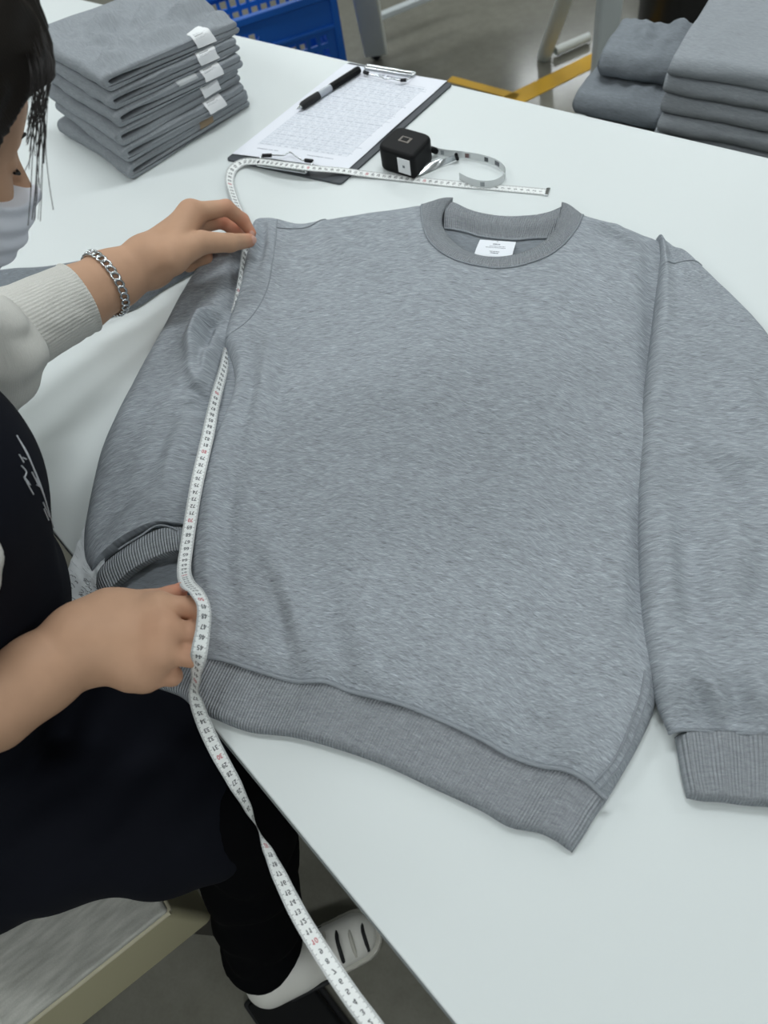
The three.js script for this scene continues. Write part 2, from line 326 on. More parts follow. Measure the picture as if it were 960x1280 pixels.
    const g = new THREE.BufferGeometry(); g.setAttribute('position', new THREE.Float32BufferAttribute(pos, 3)); g.setAttribute('uv', new THREE.Float32BufferAttribute(uv, 2)); g.setIndex(idx); g.computeVertexNormals();
    mesh('neck_label', g, new THREE.MeshStandardMaterial({ map: tex, roughness: 0.6 }), shirt).userData.label = 'white printed neck label';
  }
  // hem band
  const hem = {
    top: [[212, 834], ...body.bottom], left: [[212, 834], [203, 848], [198, 861]], right: [[757, 1003], [742, 1024], [730, 1044], [715, 1066]],
    bottom: [[198, 861], [227, 872], [248, 890], [271, 900], [311, 915], [367, 922], [420, 936], [480, 957], [540, 985], [600, 1013], [637, 1034], [675, 1042], [694, 1051], [715, 1066]],
  };
  const hemGeo = patch({ ...hem, nu: 300, nv: 30, y0, height: (u, v, x, z, d) => roll(d.b, 0.007) * roll(d.l, 0.01) * roll(d.r, 0.012) * (lerp(0.0125, 0.0105, smooth(0, 0.03, d.t)) + 0.0018 * fbm(x * 14, z * 14, 6.1, 2) + 0.0022 * smooth(0.75, 1, u) * Math.sin(u * 60) * v) });
  mesh('hem_band', hemGeo, rib, shirt);
  mesh('seam', seamTube(body.bottom, y0, 0.0016, (x, z) => Math.max(bodyH(x, z), y0 + 0.012), 0.0026, 200), fleece, shirt);
  // side panel, shoulder and armhole seams
  mesh('seam', seamTube([[802, 847], [796, 880], [787, 904], [775, 936], [761, 960], [739, 984]], y0, 0.0004, bodyH, 0.0012, 60), fleece, shirt);
  mesh('seam', seamTube([[812, 840], [806, 878], [797, 906], [784, 940], [769, 966], [747, 991]], y0, 0.0004, bodyH, 0.0009, 60), fleece, shirt);
  mesh('seam', seamTube([[350, 299], [368, 301], [388, 299], [400, 293], [411, 284]], y0, 0.0006, bodyH, 0.0012, 60), fleece, shirt);
  mesh('seam', seamTube([[350, 285], [349, 302], [344, 346], [335, 381], [315, 412], [297, 426], [286, 431]], y0 + 0.004, 0.0001, bodyH, 0.0011), fleece, shirt);

  // right sleeve, lying over the edge of the front panel
  const slR = {
    top: [[817, 309], [826, 313], [837, 320], [850, 331]],
    left: [[817, 309], [821, 330], [820, 352], [816, 388], [808, 453], [800, 507], [796, 559], [794, 610], [794, 666], [796, 730], [798, 778], [804, 826], [817, 882], [833, 921]],
    right: [[850, 331], [880, 353], [905, 371], [925, 388], [960, 426], [985, 470], [1005, 560], [1022, 680], [1030, 800], [1026, 880], [1016, 927]],
    bottom: [[833, 921], [855, 918], [877, 918], [900, 922], [926, 921], [960, 924], [990, 926], [1016, 927]],
  };
  const FR = folds([
    [0.014, -0.006, [862, 585], [905, 618], [935, 680]], [0.012, 0.006, [880, 570], [925, 590], [950, 600]], [0.014, -0.005, [915, 470], [945, 500], [975, 560]], [0.016, 0.005, [885, 440], [925, 480], [950, 560]],
    [0.012, 0.006, [905, 915], [885, 880], [862, 850], [850, 815]], [0.010, -0.006, [893, 918], [872, 885], [855, 862]], [0.010, -0.005, [925, 918], [915, 880], [905, 850]], [0.012, 0.005, [945, 918], [940, 870], [925, 830]],
    [0.018, -0.005, [955, 690], [950, 740], [930, 800]], [0.02, 0.005, [910, 640], [910, 720], [900, 790]], [0.010, 0.004, [826, 640], [830, 740], [850, 840]], [0.012, -0.004, [850, 620], [858, 720], [872, 800]],
    [0.008, -0.004, [838, 318], [836, 336], [840, 348]], [0.012, -0.003, [830, 372], [870, 375], [905, 400]], [0.014, 0.003, [835, 400], [875, 410], [920, 450]],
  ], y0);
  const slRG = patch({
    ...slR, nu: 130, nv: 260, y0, base: (u, v) => y0 + lerp(0.010, 0, smooth(0, 0.25, u)),
    height: (u, v, x, z, d) => roll(d.l, 0.018) * roll(d.r, 0.04) * roll(d.t, 0.012) * Math.max(0.006, lerp(0.012, 0.026, smooth(0, 0.045, d.b)) + (0.003 * fbm(x * 11, z * 11, 9.2, 2) + 0.0007 * fbm(x * 40, z * 40, 3.2, 2) + 1.4 * FR(x, z)) * smooth(0, 0.02, d.l)),
  });
  sleeveRH = slRG.heightAt;
  mesh('sleeve', slRG, fleece, shirt);
  mesh('seam', seamTube([[822, 353], [832, 349], [841, 347], [852, 346], [862, 346], [872, 351]], y0, 0.0004, sleeveRH, 0.0010, 50), fleece, shirt);
  const cuffR = { top: [[843, 922], [877, 918], [926, 921], [960, 924], [1008, 926]], left: [[843, 922], [846, 938], [851, 967], [858, 998]], right: [[1008, 926], [1006, 970], [1000, 1012]], bottom: [[858, 998], [880, 1002], [900, 1003], [930, 1007], [960, 1009], [1000, 1012]] };
  mesh('cuff', patch({ ...cuffR, nu: 110, nv: 40, y0, height: (u, v, x, z, d) => roll(d.b, 0.006) * roll(d.l, 0.009) * roll(d.r, 0.009) * (0.014 + 0.002 * Math.sin(u * 21 + v) * smooth(0, 0.02, d.b) + 0.001 * fbm(x * 22, z * 22, 3, 2)) }), rib, shirt);
  mesh('seam', seamTube(slR.bottom.slice(0, 7), y0, 0.0004, (x, z) => Math.max(sleeveRH(x, z), y0 + 0.012), 0.0018, 70), fleece, shirt);

  // left sleeve, folded in beside the body
  const slL = {
    top: [[266, 318], [280, 314], [295, 312], [312, 314]],
    left: [[266, 318], [248, 348], [228, 380], [200, 430], [172, 480], [145, 533], [130, 568], [120, 606], [112, 648], [108, 676], [109, 702], [117, 720]],
    right: [[312, 314], [312, 380], [306, 450], [302, 510], [282, 560], [268, 610], [256, 640], [244, 660]],
    bottom: [[117, 720], [134, 703], [150, 690], [176, 673], [200, 662], [222, 660], [244, 660]],
  };
  const FL = folds([
    [0.011, -0.03, [287, 440], [290, 470], [284, 512]], [0.007, 0.010, [270, 436], [266, 462], [262, 490]],
    [0.011, 0.017, [279, 402], [259, 414], [249, 440], [248, 478]], [0.008, -0.015, [279, 414], [268, 421], [263, 438], [268, 452]], [0.009, 0.009, [250, 478], [256, 494], [250, 512]], [0.008, -0.011, [244, 500], [254, 506], [266, 516]],
    [0.008, -0.006, [240, 522], [262, 522], [285, 508]], [0.010, 0.005, [245, 540], [225, 580], [215, 630]], [0.011, -0.005, [228, 530], [208, 570], [192, 610]], [0.013, 0.006, [190, 640], [165, 665], [140, 690]],
    [0.014, -0.005, [200, 620], [165, 645], [125, 675]], [0.02, -0.004, [240, 400], [222, 450], [200, 520]], [0.02, 0.004, [200, 470], [170, 530], [150, 590]], [0.008, -0.005, [282, 396], [290, 394], [297, 380]],
  ], y0);
  const slLG = patch({
    ...slL, nu: 130, nv: 240, y0,
    height: (u, v, x, z, d) => roll(d.l, 0.03) * roll(d.t, 0.015) * Math.max(0.004, lerp(0.02, 0.027, smooth(0, 0.04, d.b)) * (1 - 0.72 * smooth(0.055, 0.0, d.r)) + 0.0022 * fbm(x * 12, z * 12, 7.7, 2) + 0.0007 * fbm(x * 40, z * 40, 1.2, 2) + 1.15 * FL(x, z)),
  });
  sleeveLH = slLG.heightAt;
  mesh('sleeve', slLG, fleece, shirt);
  const cuffTop = [[116, 719], [134, 703], [150, 690], [176, 673], [200, 662], [222, 660], [236, 661]];
  const cuffL = { top: cuffTop, left: [[116, 719], [117, 732], [124, 750]], right: [[236, 661], [238, 675], [238, 692]], bottom: [[124, 750], [144, 732], [168, 712], [195, 697], [218, 690], [238, 692]] };
  const cuffLG = patch({ ...cuffL, nu: 80, nv: 30, y0: TY + 0.022, base: (u, v) => TY + 0.010, height: (u, v, x, z, d) => roll(d.l, 0.02) * (0.014 + 0.004 * Math.sin(Math.PI * v) + 0.001 * fbm(x * 30, z * 30, 1, 2)) });
  mesh('cuff', cuffLG, rib, shirt);
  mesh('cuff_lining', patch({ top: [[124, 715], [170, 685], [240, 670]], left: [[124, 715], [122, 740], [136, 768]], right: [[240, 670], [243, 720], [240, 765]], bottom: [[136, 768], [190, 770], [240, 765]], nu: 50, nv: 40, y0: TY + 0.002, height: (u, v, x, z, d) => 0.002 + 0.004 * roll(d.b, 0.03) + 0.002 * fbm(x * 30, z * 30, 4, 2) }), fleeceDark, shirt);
  mesh('seam', seamTube([[150, 689], [176, 672], [196, 659], [212, 660], [224, 666]], TY + 0.022, 0.001, (x, z) => Math.max(sleeveLH(x, z), cuffLG.heightAt(x, z)), 0.0012, 50), fleece, shirt);
}
// ---------------------------------------------------------------- folded sweatshirts
function foldedGeometry({ A, L, h, gap, sag, crease, sd, taper = 0 }) {      // U-fold (round at x = 0) swept along z from -L to 0
  const t0 = (h - gap) / 2, prof = [];
  const g = (x) => gap * Math.exp(-x / 0.16) * 0.3 + gap * 0.7 * Math.exp(-(((x - 0.03) / 0.035) ** 2)) + 0.0002;
  const nA = 34, xs = (i) => lerp(h / 2, A, i / nA);
  for (let i = nA; i >= 0; i--) prof.push([xs(i), 0]);
  for (let i = 1; i < 14; i++) { const a = -Math.PI / 2 - Math.PI * i / 14; prof.push([h / 2 + Math.cos(a) * h / 2, h / 2 + Math.sin(a) * h / 2]); }
  for (let i = 0; i <= nA; i++) prof.push([xs(i), h]);
  const cap = (yTop, yBot, n = 7) => { const r = (yTop - yBot) / 2, c = (yTop + yBot) / 2; for (let i = 1; i < n; i++) { const a = Math.PI / 2 - Math.PI * i / n; prof.push([A + Math.cos(a) * r, c + Math.sin(a) * r]); } };
  cap(h, h / 2 + g(A) / 2);
  for (let i = nA; i >= 0; i--) { const x = lerp(0.017, A, i / nA); prof.push([x, h / 2 + g(x) / 2]); }
  for (let i = 1; i < 6; i++) { const a = Math.PI / 2 + Math.PI * i / 6, r = g(0.017) / 2; prof.push([0.017 + Math.cos(a) * r * 1.3, h / 2 + Math.sin(a) * r]); }
  for (let i = 0; i <= nA; i++) { const x = lerp(0.017, A, i / nA); prof.push([x, h / 2 - g(x) / 2]); }
  cap(h / 2 - g(A) / 2, 0);
  const inner0 = nA + 1 + 13 + nA + 1 + 6, n = prof.length, nrm = prof.map((p, i) => { const a = prof[(i + n - 1) % n], b = prof[(i + 1) % n], dx = b[0] - a[0], dy = b[1] - a[1], l = Math.hypot(dx, dy) || 1; return [-dy / l, dx / l]; });
  // orientation: bottom runs towards -x, so the outward normal there must point down
  const flip = nrm[3][1] > 0 ? -1 : 1;
  const rr = t0 * 0.5, st = [0, 0.04, 0.12, 0.25, 0.45, 0.7, 1].map((k) => k * rr), zs = [...st.map((s) => -s)];
  for (let i = 1; i < 22; i++) zs.push(-lerp(rr, L - rr, i / 22)); zs.push(...st.slice().reverse().map((s) => -(L - s)));
  const pos = [], uv = [], idx = [], warp = (x, y, z) => {
    const k = y / h, far = smooth(0, A, x);
    return [x + 0.005 * noise.noise(z * 9, y * 30 + sd, sd) + 0.003 * noise.noise(z * 30, y * 50, sd * 2), y * (1 - taper * x / A) + sag(x, z) + 0.0025 * k * noise.noise(x * 14, z * 14, sd * 3) + crease * k * k * (0.012 * Math.abs(fbm(x * 11 + z * 3, z * 15, sd, 3)) - 0.002) * smooth(0, 0.05, x) * smooth(0.0, 0.05, Math.min(-z + 0.01, L + z)), z + 0.004 * noise.noise(x * 12, y * 40, sd * 5) + 0.002 * noise.noise(x * 40, y * 60, sd * 7) * far];
  };
  const soft = prof.map((q, i) => i > inner0 && i < inner0 + 2 * nA + 8 ? lerp(0.8, 0.2, smooth(0.02, 0.12, q[0])) : 0.8);
  for (const z of zs) {
    const d = Math.min(-z, L + z), ins = d < rr ? rr * (1 - Math.sqrt(Math.max(0, 1 - (1 - d / rr) ** 2))) : 0;
    let arc = 0;
    for (let i = 0; i < n; i++) {
      const p = prof[i], q = nrm[i], x = p[0] - flip * q[0] * ins * soft[i], y = p[1] - flip * q[1] * ins * soft[i]; if (i) arc += Math.hypot(p[0] - prof[i - 1][0], p[1] - prof[i - 1][1]);
      pos.push(...warp(x, y, z)); uv.push(z, arc);
    }
  }
  const S = zs.length;
  for (let s = 0; s < S - 1; s++) for (let i = 0; i < n; i++) { const a = s * n + i, b = s * n + (i + 1) % n; idx.push(a, b, a + n, b, b + n, a + n); }
  const sh = prof.map((p) => new THREE.Vector2(p[0], p[1])), tri = THREE.ShapeUtils.triangulateShape(sh, []);
  for (const [a, b, c] of tri) idx.push(a, b, c, (S - 1) * n + a, (S - 1) * n + c, (S - 1) * n + b);
  const geo = new THREE.BufferGeometry(); geo.setAttribute('position', new THREE.Float32BufferAttribute(pos, 3)); geo.setAttribute('uv', new THREE.Float32BufferAttribute(uv, 2)); geo.setIndex(idx); geo.computeVertexNormals();
  geo.warp = warp; return geo;
}
const stickerTex = (() => {
  const c = document.createElement('canvas'); c.width = 128; c.height = 192; const q = c.getContext('2d');
  q.fillStyle = '#eceef0'; q.fillRect(0, 0, 128, 192); q.fillStyle = '#8b9096';
  for (const [y, n] of [[24, 5], [40, 9], [54, 7], [100, 8], [116, 9], [132, 6]]) for (let i = 0; i < n; i++) q.fillRect(18 + i * 10, y, 5 + rnd() * 3, 5);
  q.fillStyle = '#6d7379'; q.fillRect(20, 70, 60, 12);
  const t = new THREE.CanvasTexture(c); t.colorSpace = THREE.SRGBColorSpace; return t;
})();
const stickerMat = new THREE.MeshStandardMaterial({ map: stickerTex, roughness: 0.5 }), brownSticker = new THREE.MeshStandardMaterial({ color: 0x8d7a62, roughness: 0.7 }), clearSticker = new THREE.MeshPhysicalMaterial({ color: 0xb9bdc0, roughness: 0.25 });
function stickerGeometry(warp, h, x, w, onTop, down) {             // strip bent over the long edge of a folded garment
  const path = [[-onTop, h + 0.0005]]; for (let i = 0; i <= 6; i++) { const a = Math.PI / 2 - Math.PI / 2 * i / 6; path.push([-0.007 + Math.cos(a) * 0.0078, h - 0.007 + Math.sin(a) * 0.0078]); } path.push([0.0012, h - down * 0.6], [0.0009, h - down]);
  const m = 5, pos = [], uv = [], idx = [];
  path.forEach(([z, y], j) => { for (let i = 0; i <= m; i++) { const p = warp(x + w * (i / m - 0.5), Math.min(y, h), Math.min(z, 0)); pos.push(p[0], p[1] + y - Math.min(y, h) + 0.0006, p[2] + z - Math.min(z, 0) + 0.0012); uv.push(i / m, 1 - j / (path.length - 1)); } });
  for (let j = 0; j < path.length - 1; j++) for (let i = 0; i < m; i++) { const k = j * (m + 1) + i; idx.push(k, k + m + 1, k + 1, k + 1, k + m + 1, k + m + 2); }
  const g = new THREE.BufferGeometry(); g.setAttribute('position', new THREE.Float32BufferAttribute(pos, 3)); g.setAttribute('uv', new THREE.Float32BufferAttribute(uv, 2)); g.setIndex(idx); g.computeVertexNormals(); return g;
}
{
  const C = at(165, 228, TY), a = at(313, 135, TY).sub(C), turn = Math.atan2(-a.z, a.x), A = 0.262, L = 0.25, h = 0.0288;
  const where = ['bottom folded sweatshirt of the tall stack, lying on the white table', 'folded sweatshirt second from the bottom of the tall stack by the woman', 'folded sweatshirt third from the bottom of the tall stack by the woman', 'folded sweatshirt third from the top of the tall stack by the woman', 'folded sweatshirt second from the top of the tall stack by the woman', 'topmost wrinkled folded sweatshirt of the tall stack by the woman'];
  for (let i = 0; i < 6; i++) {
    const t = thing('folded_sweatshirt', where[i], 'sweatshirt', V(C.x, TY + i * h + (i ? 0.001 : 0), C.z).addScaledVector(a.clone().normalize(), [0.0, 0.001, 0.008, 0.015, 0.020, 0.024][i]), 'folded sweatshirts in the tall stack');
    t.rotation.y = turn + [0.02, -0.02, 0.01, -0.01, 0.0, 0.015][i];
    const geo = foldedGeometry({ A: A + [0.01, 0, -0.002, -0.004, -0.002, 0.004][i], L, h, gap: [0.006, 0.005, 0.006, 0.007, 0.006, 0.008][i], taper: 0.17, sag: (x) => -i * h * 0.17 * x / A, crease: i === 5 ? 2.6 : 0, sd: 1.37 + i * 2.11 });
    mesh('cloth', geo, stackFleece, t);
    if (i) mesh('size_sticker', stickerGeometry(geo.warp, h, A * [0, 0.765, 0.765, 0.765, 0.765, 0.765][i], 0.038, 0.024, 0.022), stickerMat, t).userData.label = 'white printed size sticker';
    if (i === 0) mesh('tag', stickerGeometry(geo.warp, h, A * 0.68, 0.03, 0.01, 0.014), brownSticker, t).userData.label = 'brown paper tag';
    if (i === 3) mesh('tag', stickerGeometry(geo.warp, h, A * 0.58, 0.04, 0.014, 0.008), clearSticker, t).userData.label = 'clear shiny tag';
  }
}
// ---------------------------------------------------------------- things on the table
function sheet(P, N, M, lift, thick = 0.0004) {          // P: four corners (back left, back right, front right, front left), uv 0..1
  const pos = [], uv = [], idx = [];
  for (const dy of [0, -thick]) for (let j = 0; j <= M; j++) for (let i = 0; i <= N; i++) { const u = i / N, v = j / M, r = P[0].clone().lerp(P[1], u).lerp(P[3].clone().lerp(P[2], u), v); pos.push(r.x, r.y + dy + lift(u, v), r.z); uv.push(u, 1 - v); }
  const W = (N + 1) * (M + 1);
  for (let f = 0; f < 2; f++) for (let j = 0; j < M; j++) for (let i = 0; i < N; i++) { const k = f * W + j * (N + 1) + i; f ? idx.push(k, k + 1, k + N + 1, k + 1, k + N + 2, k + N + 1) : idx.push(k, k + N + 1, k + 1, k + 1, k + N + 1, k + N + 2); }
  const rim = []; for (let i = 0; i < N; i++) rim.push(i); for (let j = 0; j < M; j++) rim.push(j * (N + 1) + N); for (let i = N; i > 0; i--) rim.push(M * (N + 1) + i); for (let j = M; j > 0; j--) rim.push(j * (N + 1));
  rim.forEach((a, q) => { const b = rim[(q + 1) % rim.length]; idx.push(a, b, a + W, b, b + W, a + W); });
  const g = new THREE.BufferGeometry(); g.setAttribute('position', new THREE.Float32BufferAttribute(pos, 3)); g.setAttribute('uv', new THREE.Float32BufferAttribute(uv, 2)); g.setIndex(idx); g.computeVertexNormals(); return g;
}
const chrome = std(0xc9ccce, 0.22, { metalness: 1 }), blackPlastic = new THREE.MeshPhysicalMaterial({ color: 0x0b0c0e, roughness: 0.5, specularIntensity: 0.35 }), blackRubber = std(0x15161a, 0.7);
const boardTop = TY + 0.004;
{
  const t = thing('clipboard', 'dark grey clipboard with two silver clips holding a printed form', 'clipboard');
  const P = [[436, 77.5], [566, 104], [426, 229.5], [282, 198.5]].map((p) => at(p[0], p[1], boardTop));
  const s = new THREE.Shape(), N = 4, r = 0.008; // rounded corners
  P.forEach((p, i) => { const a = P[(i + 3) % N], b = P[(i + 1) % N], pa = p.clone().lerp(a, r / p.distanceTo(a)), pb = p.clone().lerp(b, r / p.distanceTo(b)); i ? s.lineTo(pa.x, -pa.z) : s.moveTo(pa.x, -pa.z); s.quadraticCurveTo(p.x, -p.z, pb.x, -pb.z); });
  s.closePath();
  mesh('board', new THREE.ExtrudeGeometry(s, { depth: 0.0026, bevelEnabled: true, bevelThickness: 0.0006, bevelSize: 0.0006, bevelOffset: -0.0006, bevelSegments: 2 }).rotateX(-Math.PI / 2).translate(0, TY + 0.0007, 0), std(0x474b50, 0.55), t);
  const clip = (l, r, handle, y) => {
    const a = at(l[0], l[1], y), b = at(r[0], r[1], y), dir = b.clone().sub(a), len = dir.length(); dir.normalize();
    const g = new THREE.CapsuleGeometry(0.006, len - 0.012, 6, 16).scale(1.25, 1, 0.75);
    const side = V().crossVectors(dir, V(0, 1, 0)).normalize();
    g.applyMatrix4(new THREE.Matrix4().makeBasis(side, dir, V(0, 1, 0)).setPosition(a.clone().lerp(b, 0.5)));
    const c = mesh('clip', g, chrome, t);
    mesh('wire_handle', tube(handle.map((p, i) => at(p[0], p[1], y + (i && i < handle.length - 1 ? 0.004 : 0))), 0.0011, 60, 8), chrome, c);
    for (const [p, q] of [[handle[1], handle[2]], [handle[handle.length - 2], handle[handle.length - 3]]]) { const A = at(p[0], p[1], y + 0.004), B = at(q[0], q[1], y + 0.004); mesh('rubber_tip', tube([A, A.clone().lerp(B, 0.3), A.clone().lerp(B, 0.75)], 0.0032, 8, 8), blackRubber, c); }
  };
  clip([321, 203.5], [386, 214], [[322, 205], [328, 194.5], [343, 194], [355, 194], [362, 190.5], [369, 195], [378, 200], [391, 201.5], [386, 211]], TY + 0.0085);
  clip([456, 83], [520, 93.5], [[458, 85], [455, 90], [462, 92.5], [476, 96], [482, 99], [490, 98], [498, 100.5], [508, 100], [517, 93]], TY + 0.0085);
}
{
  const c = document.createElement('canvas'); c.width = 1024; c.height = 1448; const q = c.getContext('2d');
  q.fillStyle = '#e9ecf4'; q.fillRect(0, 0, 1024, 1448);
  const word = (x, y, w, h, col) => { q.fillStyle = col; for (let k = x; k < x + w; k += h * 0.8) if (rnd() > 0.15) q.fillRect(k, y + rnd() * 2, h * (0.4 + rnd() * 0.3), h); };
  word(400, 70, 220, 22, '#5b6170'); word(330, 110, 380, 10, '#9298a6'); q.fillStyle = '#9aa0ac'; q.fillRect(110, 150, 800, 3);
  for (let r = 0; r < 36; r++) {
    const y = 168 + r * 31; q.fillStyle = r % 2 ? '#e3e7ef' : '#dce1ea'; q.fillRect(110, y, 800, 26);
    let x = 118; while (x < 880) { const w = 26 + rnd() * 60; word(x, y + 8, w, 9, r % 5 === 0 ? '#a3a9b6' : '#bac0cb'); x += w + 14 + rnd() * 24; }
    q.fillStyle = '#b7bcc8'; q.fillRect(110, y + 28, 800, 1.5);
  }
  q.fillStyle = '#aab0bc'; for (const x of [110, 170, 300, 430, 520, 640, 760, 908]) q.fillRect(x, 165, 2, 1120);
  word(140, 1330, 200, 10, '#9298a6'); word(600, 1330, 240, 10, '#9298a6');
  const tex = new THREE.CanvasTexture(c); tex.colorSpace = THREE.SRGBColorSpace; tex.anisotropy = 8;
  const P = [[432, 80], [558.5, 101.5], [434.6, 212], [290.6, 192.5]].map((p) => at(p[0], p[1], boardTop + 0.001));
  tag(mesh('paper_form', sheet(P, 20, 30, (u, v) => 0.0006 * Math.sin(v * 9) * Math.sin(u * 5) + 0.0008), new THREE.MeshStandardMaterial({ map: tex, roughness: 0.75 })), 'white printed table form lying on the dark clipboard', 'paper');
}
{
  const y = boardTop + 0.0085, A = at(371, 136.5, y), B = at(450, 86, y), dir = B.clone().sub(A), len = dir.length();
  const t = thing('pen', 'black pen with clear middle lying across the paper form', 'pen', A);
  t.quaternion.setFromUnitVectors(V(0, 1, 0), dir.normalize());
  const lathe = (pts) => new THREE.LatheGeometry(pts.map((p) => new THREE.Vector2(p[0], p[1] * len)), 24);
  mesh('tip', lathe([[0.0004, 0], [0.0014, 0.02], [0.0045, 0.075]]), chrome, t);
  mesh('grip', lathe([[0.0045, 0.06], [0.0068, 0.09], [0.0072, 0.2], [0.0068, 0.34], [0.0055, 0.345]]), blackRubber, t);
  mesh('barrel', lathe([[0.0055, 0.33], [0.006, 0.35], [0.006, 0.56], [0.005, 0.57]]), new THREE.MeshPhysicalMaterial({ color: 0xaeb4bd, roughness: 0.2, clearcoat: 0.5 }), t);
  const cap = mesh('cap', lathe([[0.005, 0.52], [0.0066, 0.53], [0.0068, 0.95], [0.006, 0.985], [0.0, 1]]), blackPlastic, t);
  mesh('pocket_clip', box(0.003, len * 0.34, 0.002, 0, len * 0.79, 0.0086, 0.0008), blackPlastic, cap);
}
// pocket tape measure
{
  const P = at(509, 205, TY), L = at(486, 205, TY), R = at(522, 216, TY), t = thing('tape_measure', 'black pocket tape measure with white square and clear looped strap', 'tape measure', V(P.x, TY, P.z));
  const turn = Math.atan2(-(R.z - L.z), R.x - L.x) + 0.0; t.rotation.y = turn;
  const w = 0.074, d = 0.064, h = 0.042, s = new THREE.Shape(), r = 0.02;
  s.moveTo(-w / 2 + r, -d / 2); s.lineTo(w / 2 - 0.008, -d / 2); s.quadraticCurveTo(w / 2, -d / 2, w / 2, -d / 2 + 0.008); s.lineTo(w / 2, d / 2 - r); s.quadraticCurveTo(w / 2, d / 2, w / 2 - r, d / 2); s.lineTo(-w / 2 + r, d / 2); s.quadraticCurveTo(-w / 2, d / 2, -w / 2, d / 2 - r); s.lineTo(-w / 2, -d / 2 + r); s.quadraticCurveTo(-w / 2, -d / 2, -w / 2 + r, -d / 2);
  const g = new THREE.ExtrudeGeometry(s, { depth: h - 0.012, bevelEnabled: true, bevelThickness: 0.006, bevelSize: 0.006, bevelOffset: -0.006, bevelSegments: 5, curveSegments: 10 }).rotateX(-Math.PI / 2).translate(0, 0.006, 0);
  mesh('case', g, blackPlastic, t);
  mesh('badge', merge([box(0.02, 0.0012, 0.014, 0, h + 0.0002, -0.002, 0.0005)]), std(0x6d665f, 0.4), t).userData.label = 'small brown metal badge';
  mesh('badge', box(0.012, 0.0008, 0.008, 0, h + 0.001, -0.002), blackPlastic, t);
  mesh('face_plate', box(0.024, 0.026, 0.0016, 0.018, 0.021, d / 2 + 0.0006, 0.0006), std(0xe6e8ea, 0.4), t).userData.label = 'white square plate';
  mesh('print', box(0.004, 0.004, 0.0006, 0.018, 0.021, d / 2 + 0.0016), std(0x70767c, 0.5), t);
  t.updateMatrixWorld(true);
  const inv = t.matrixWorld.clone().invert(), loc = (px, py, y) => at(px, py, TY + y).applyMatrix4(inv);
  const ribbon = (pts, hw, m) => {                        // band standing on edge
    const c = curveOf(pts).getSpacedPoints(90), pos = [], uv = [], idx = [];
    for (const o of [0, 0.0006]) c.forEach((p, i) => { for (const k of [-1, 1]) { pos.push(p.x + o, p.y + k * hw, p.z + o); uv.push(i / 90, (k + 1) / 2); } });
    for (const b of [0, 182]) for (let i = 0; i < 90; i++) { const k = b + i * 2; idx.push(k, k + 2, k + 1, k + 1, k + 2, k + 3); }
    const q = new THREE.BufferGeometry(); q.setAttribute('position', new THREE.Float32BufferAttribute(pos, 3)); q.setAttribute('uv', new THREE.Float32BufferAttribute(uv, 2)); q.setIndex(idx); q.computeVertexNormals(); return q;
  };
  const cv = document.createElement('canvas'); cv.width = 1024; cv.height = 64; const q = cv.getContext('2d');
  q.fillStyle = '#dfe3e4'; q.fillRect(0, 0, 1024, 64); for (const [x, w2, col] of [[60, 26, '#9aa0a4'], [240, 34, '#6a4a4a'], [270, 10, '#b4b8ba'], [385, 30, '#3b3f44'], [470, 44, '#54585e'], [640, 22, '#62666c'], [820, 30, '#9aa0a4']]) { q.fillStyle = col; q.fillRect(x, 12, w2, 40); }
  const tex = new THREE.CanvasTexture(cv); tex.colorSpace = THREE.SRGBColorSpace;
  mesh('strap', ribbon([loc(541, 188, 0.0072), loc(556, 191, 0.0072), loc(582, 194, 0.0072), loc(604, 198, 0.0072), loc(621, 204, 0.0072), loc(631, 213, 0.0072), loc(630, 222, 0.0072), loc(618, 229, 0.0072), loc(602, 230, 0.0072), loc(586, 226, 0.0072), loc(574, 220, 0.0072)], 0.0062, tex), new THREE.MeshPhysicalMaterial({ map: tex, roughness: 0.25, clearcoat: 0.6, transmission: 0.15, thickness: 0 }), t).userData.label = 'clear strap loop';
  mesh('strap_anchor', tube([loc(534, 186, 0.014), loc(540, 187, 0.013), loc(546, 189, 0.0072)], 0.005, 10, 10), blackPlastic, t);
  const bl = mesh('blade', sheet([loc(521, 207, 0.0072), loc(569, 194, 0.014), loc(571, 199, 0.003), loc(524, 219, 0.003)], 12, 4, (u, v) => 0.001 * Math.sin(Math.PI * v), 0.0008), std(0xbfc3c6, 0.25, { metalness: 0.8 }), t);
  mesh('hook', tube([loc(570, 193, 0.016), loc(571, 196, 0.009), loc(572, 199, 0.003)], 0.0028, 10, 8), blackPlastic, bl);
}
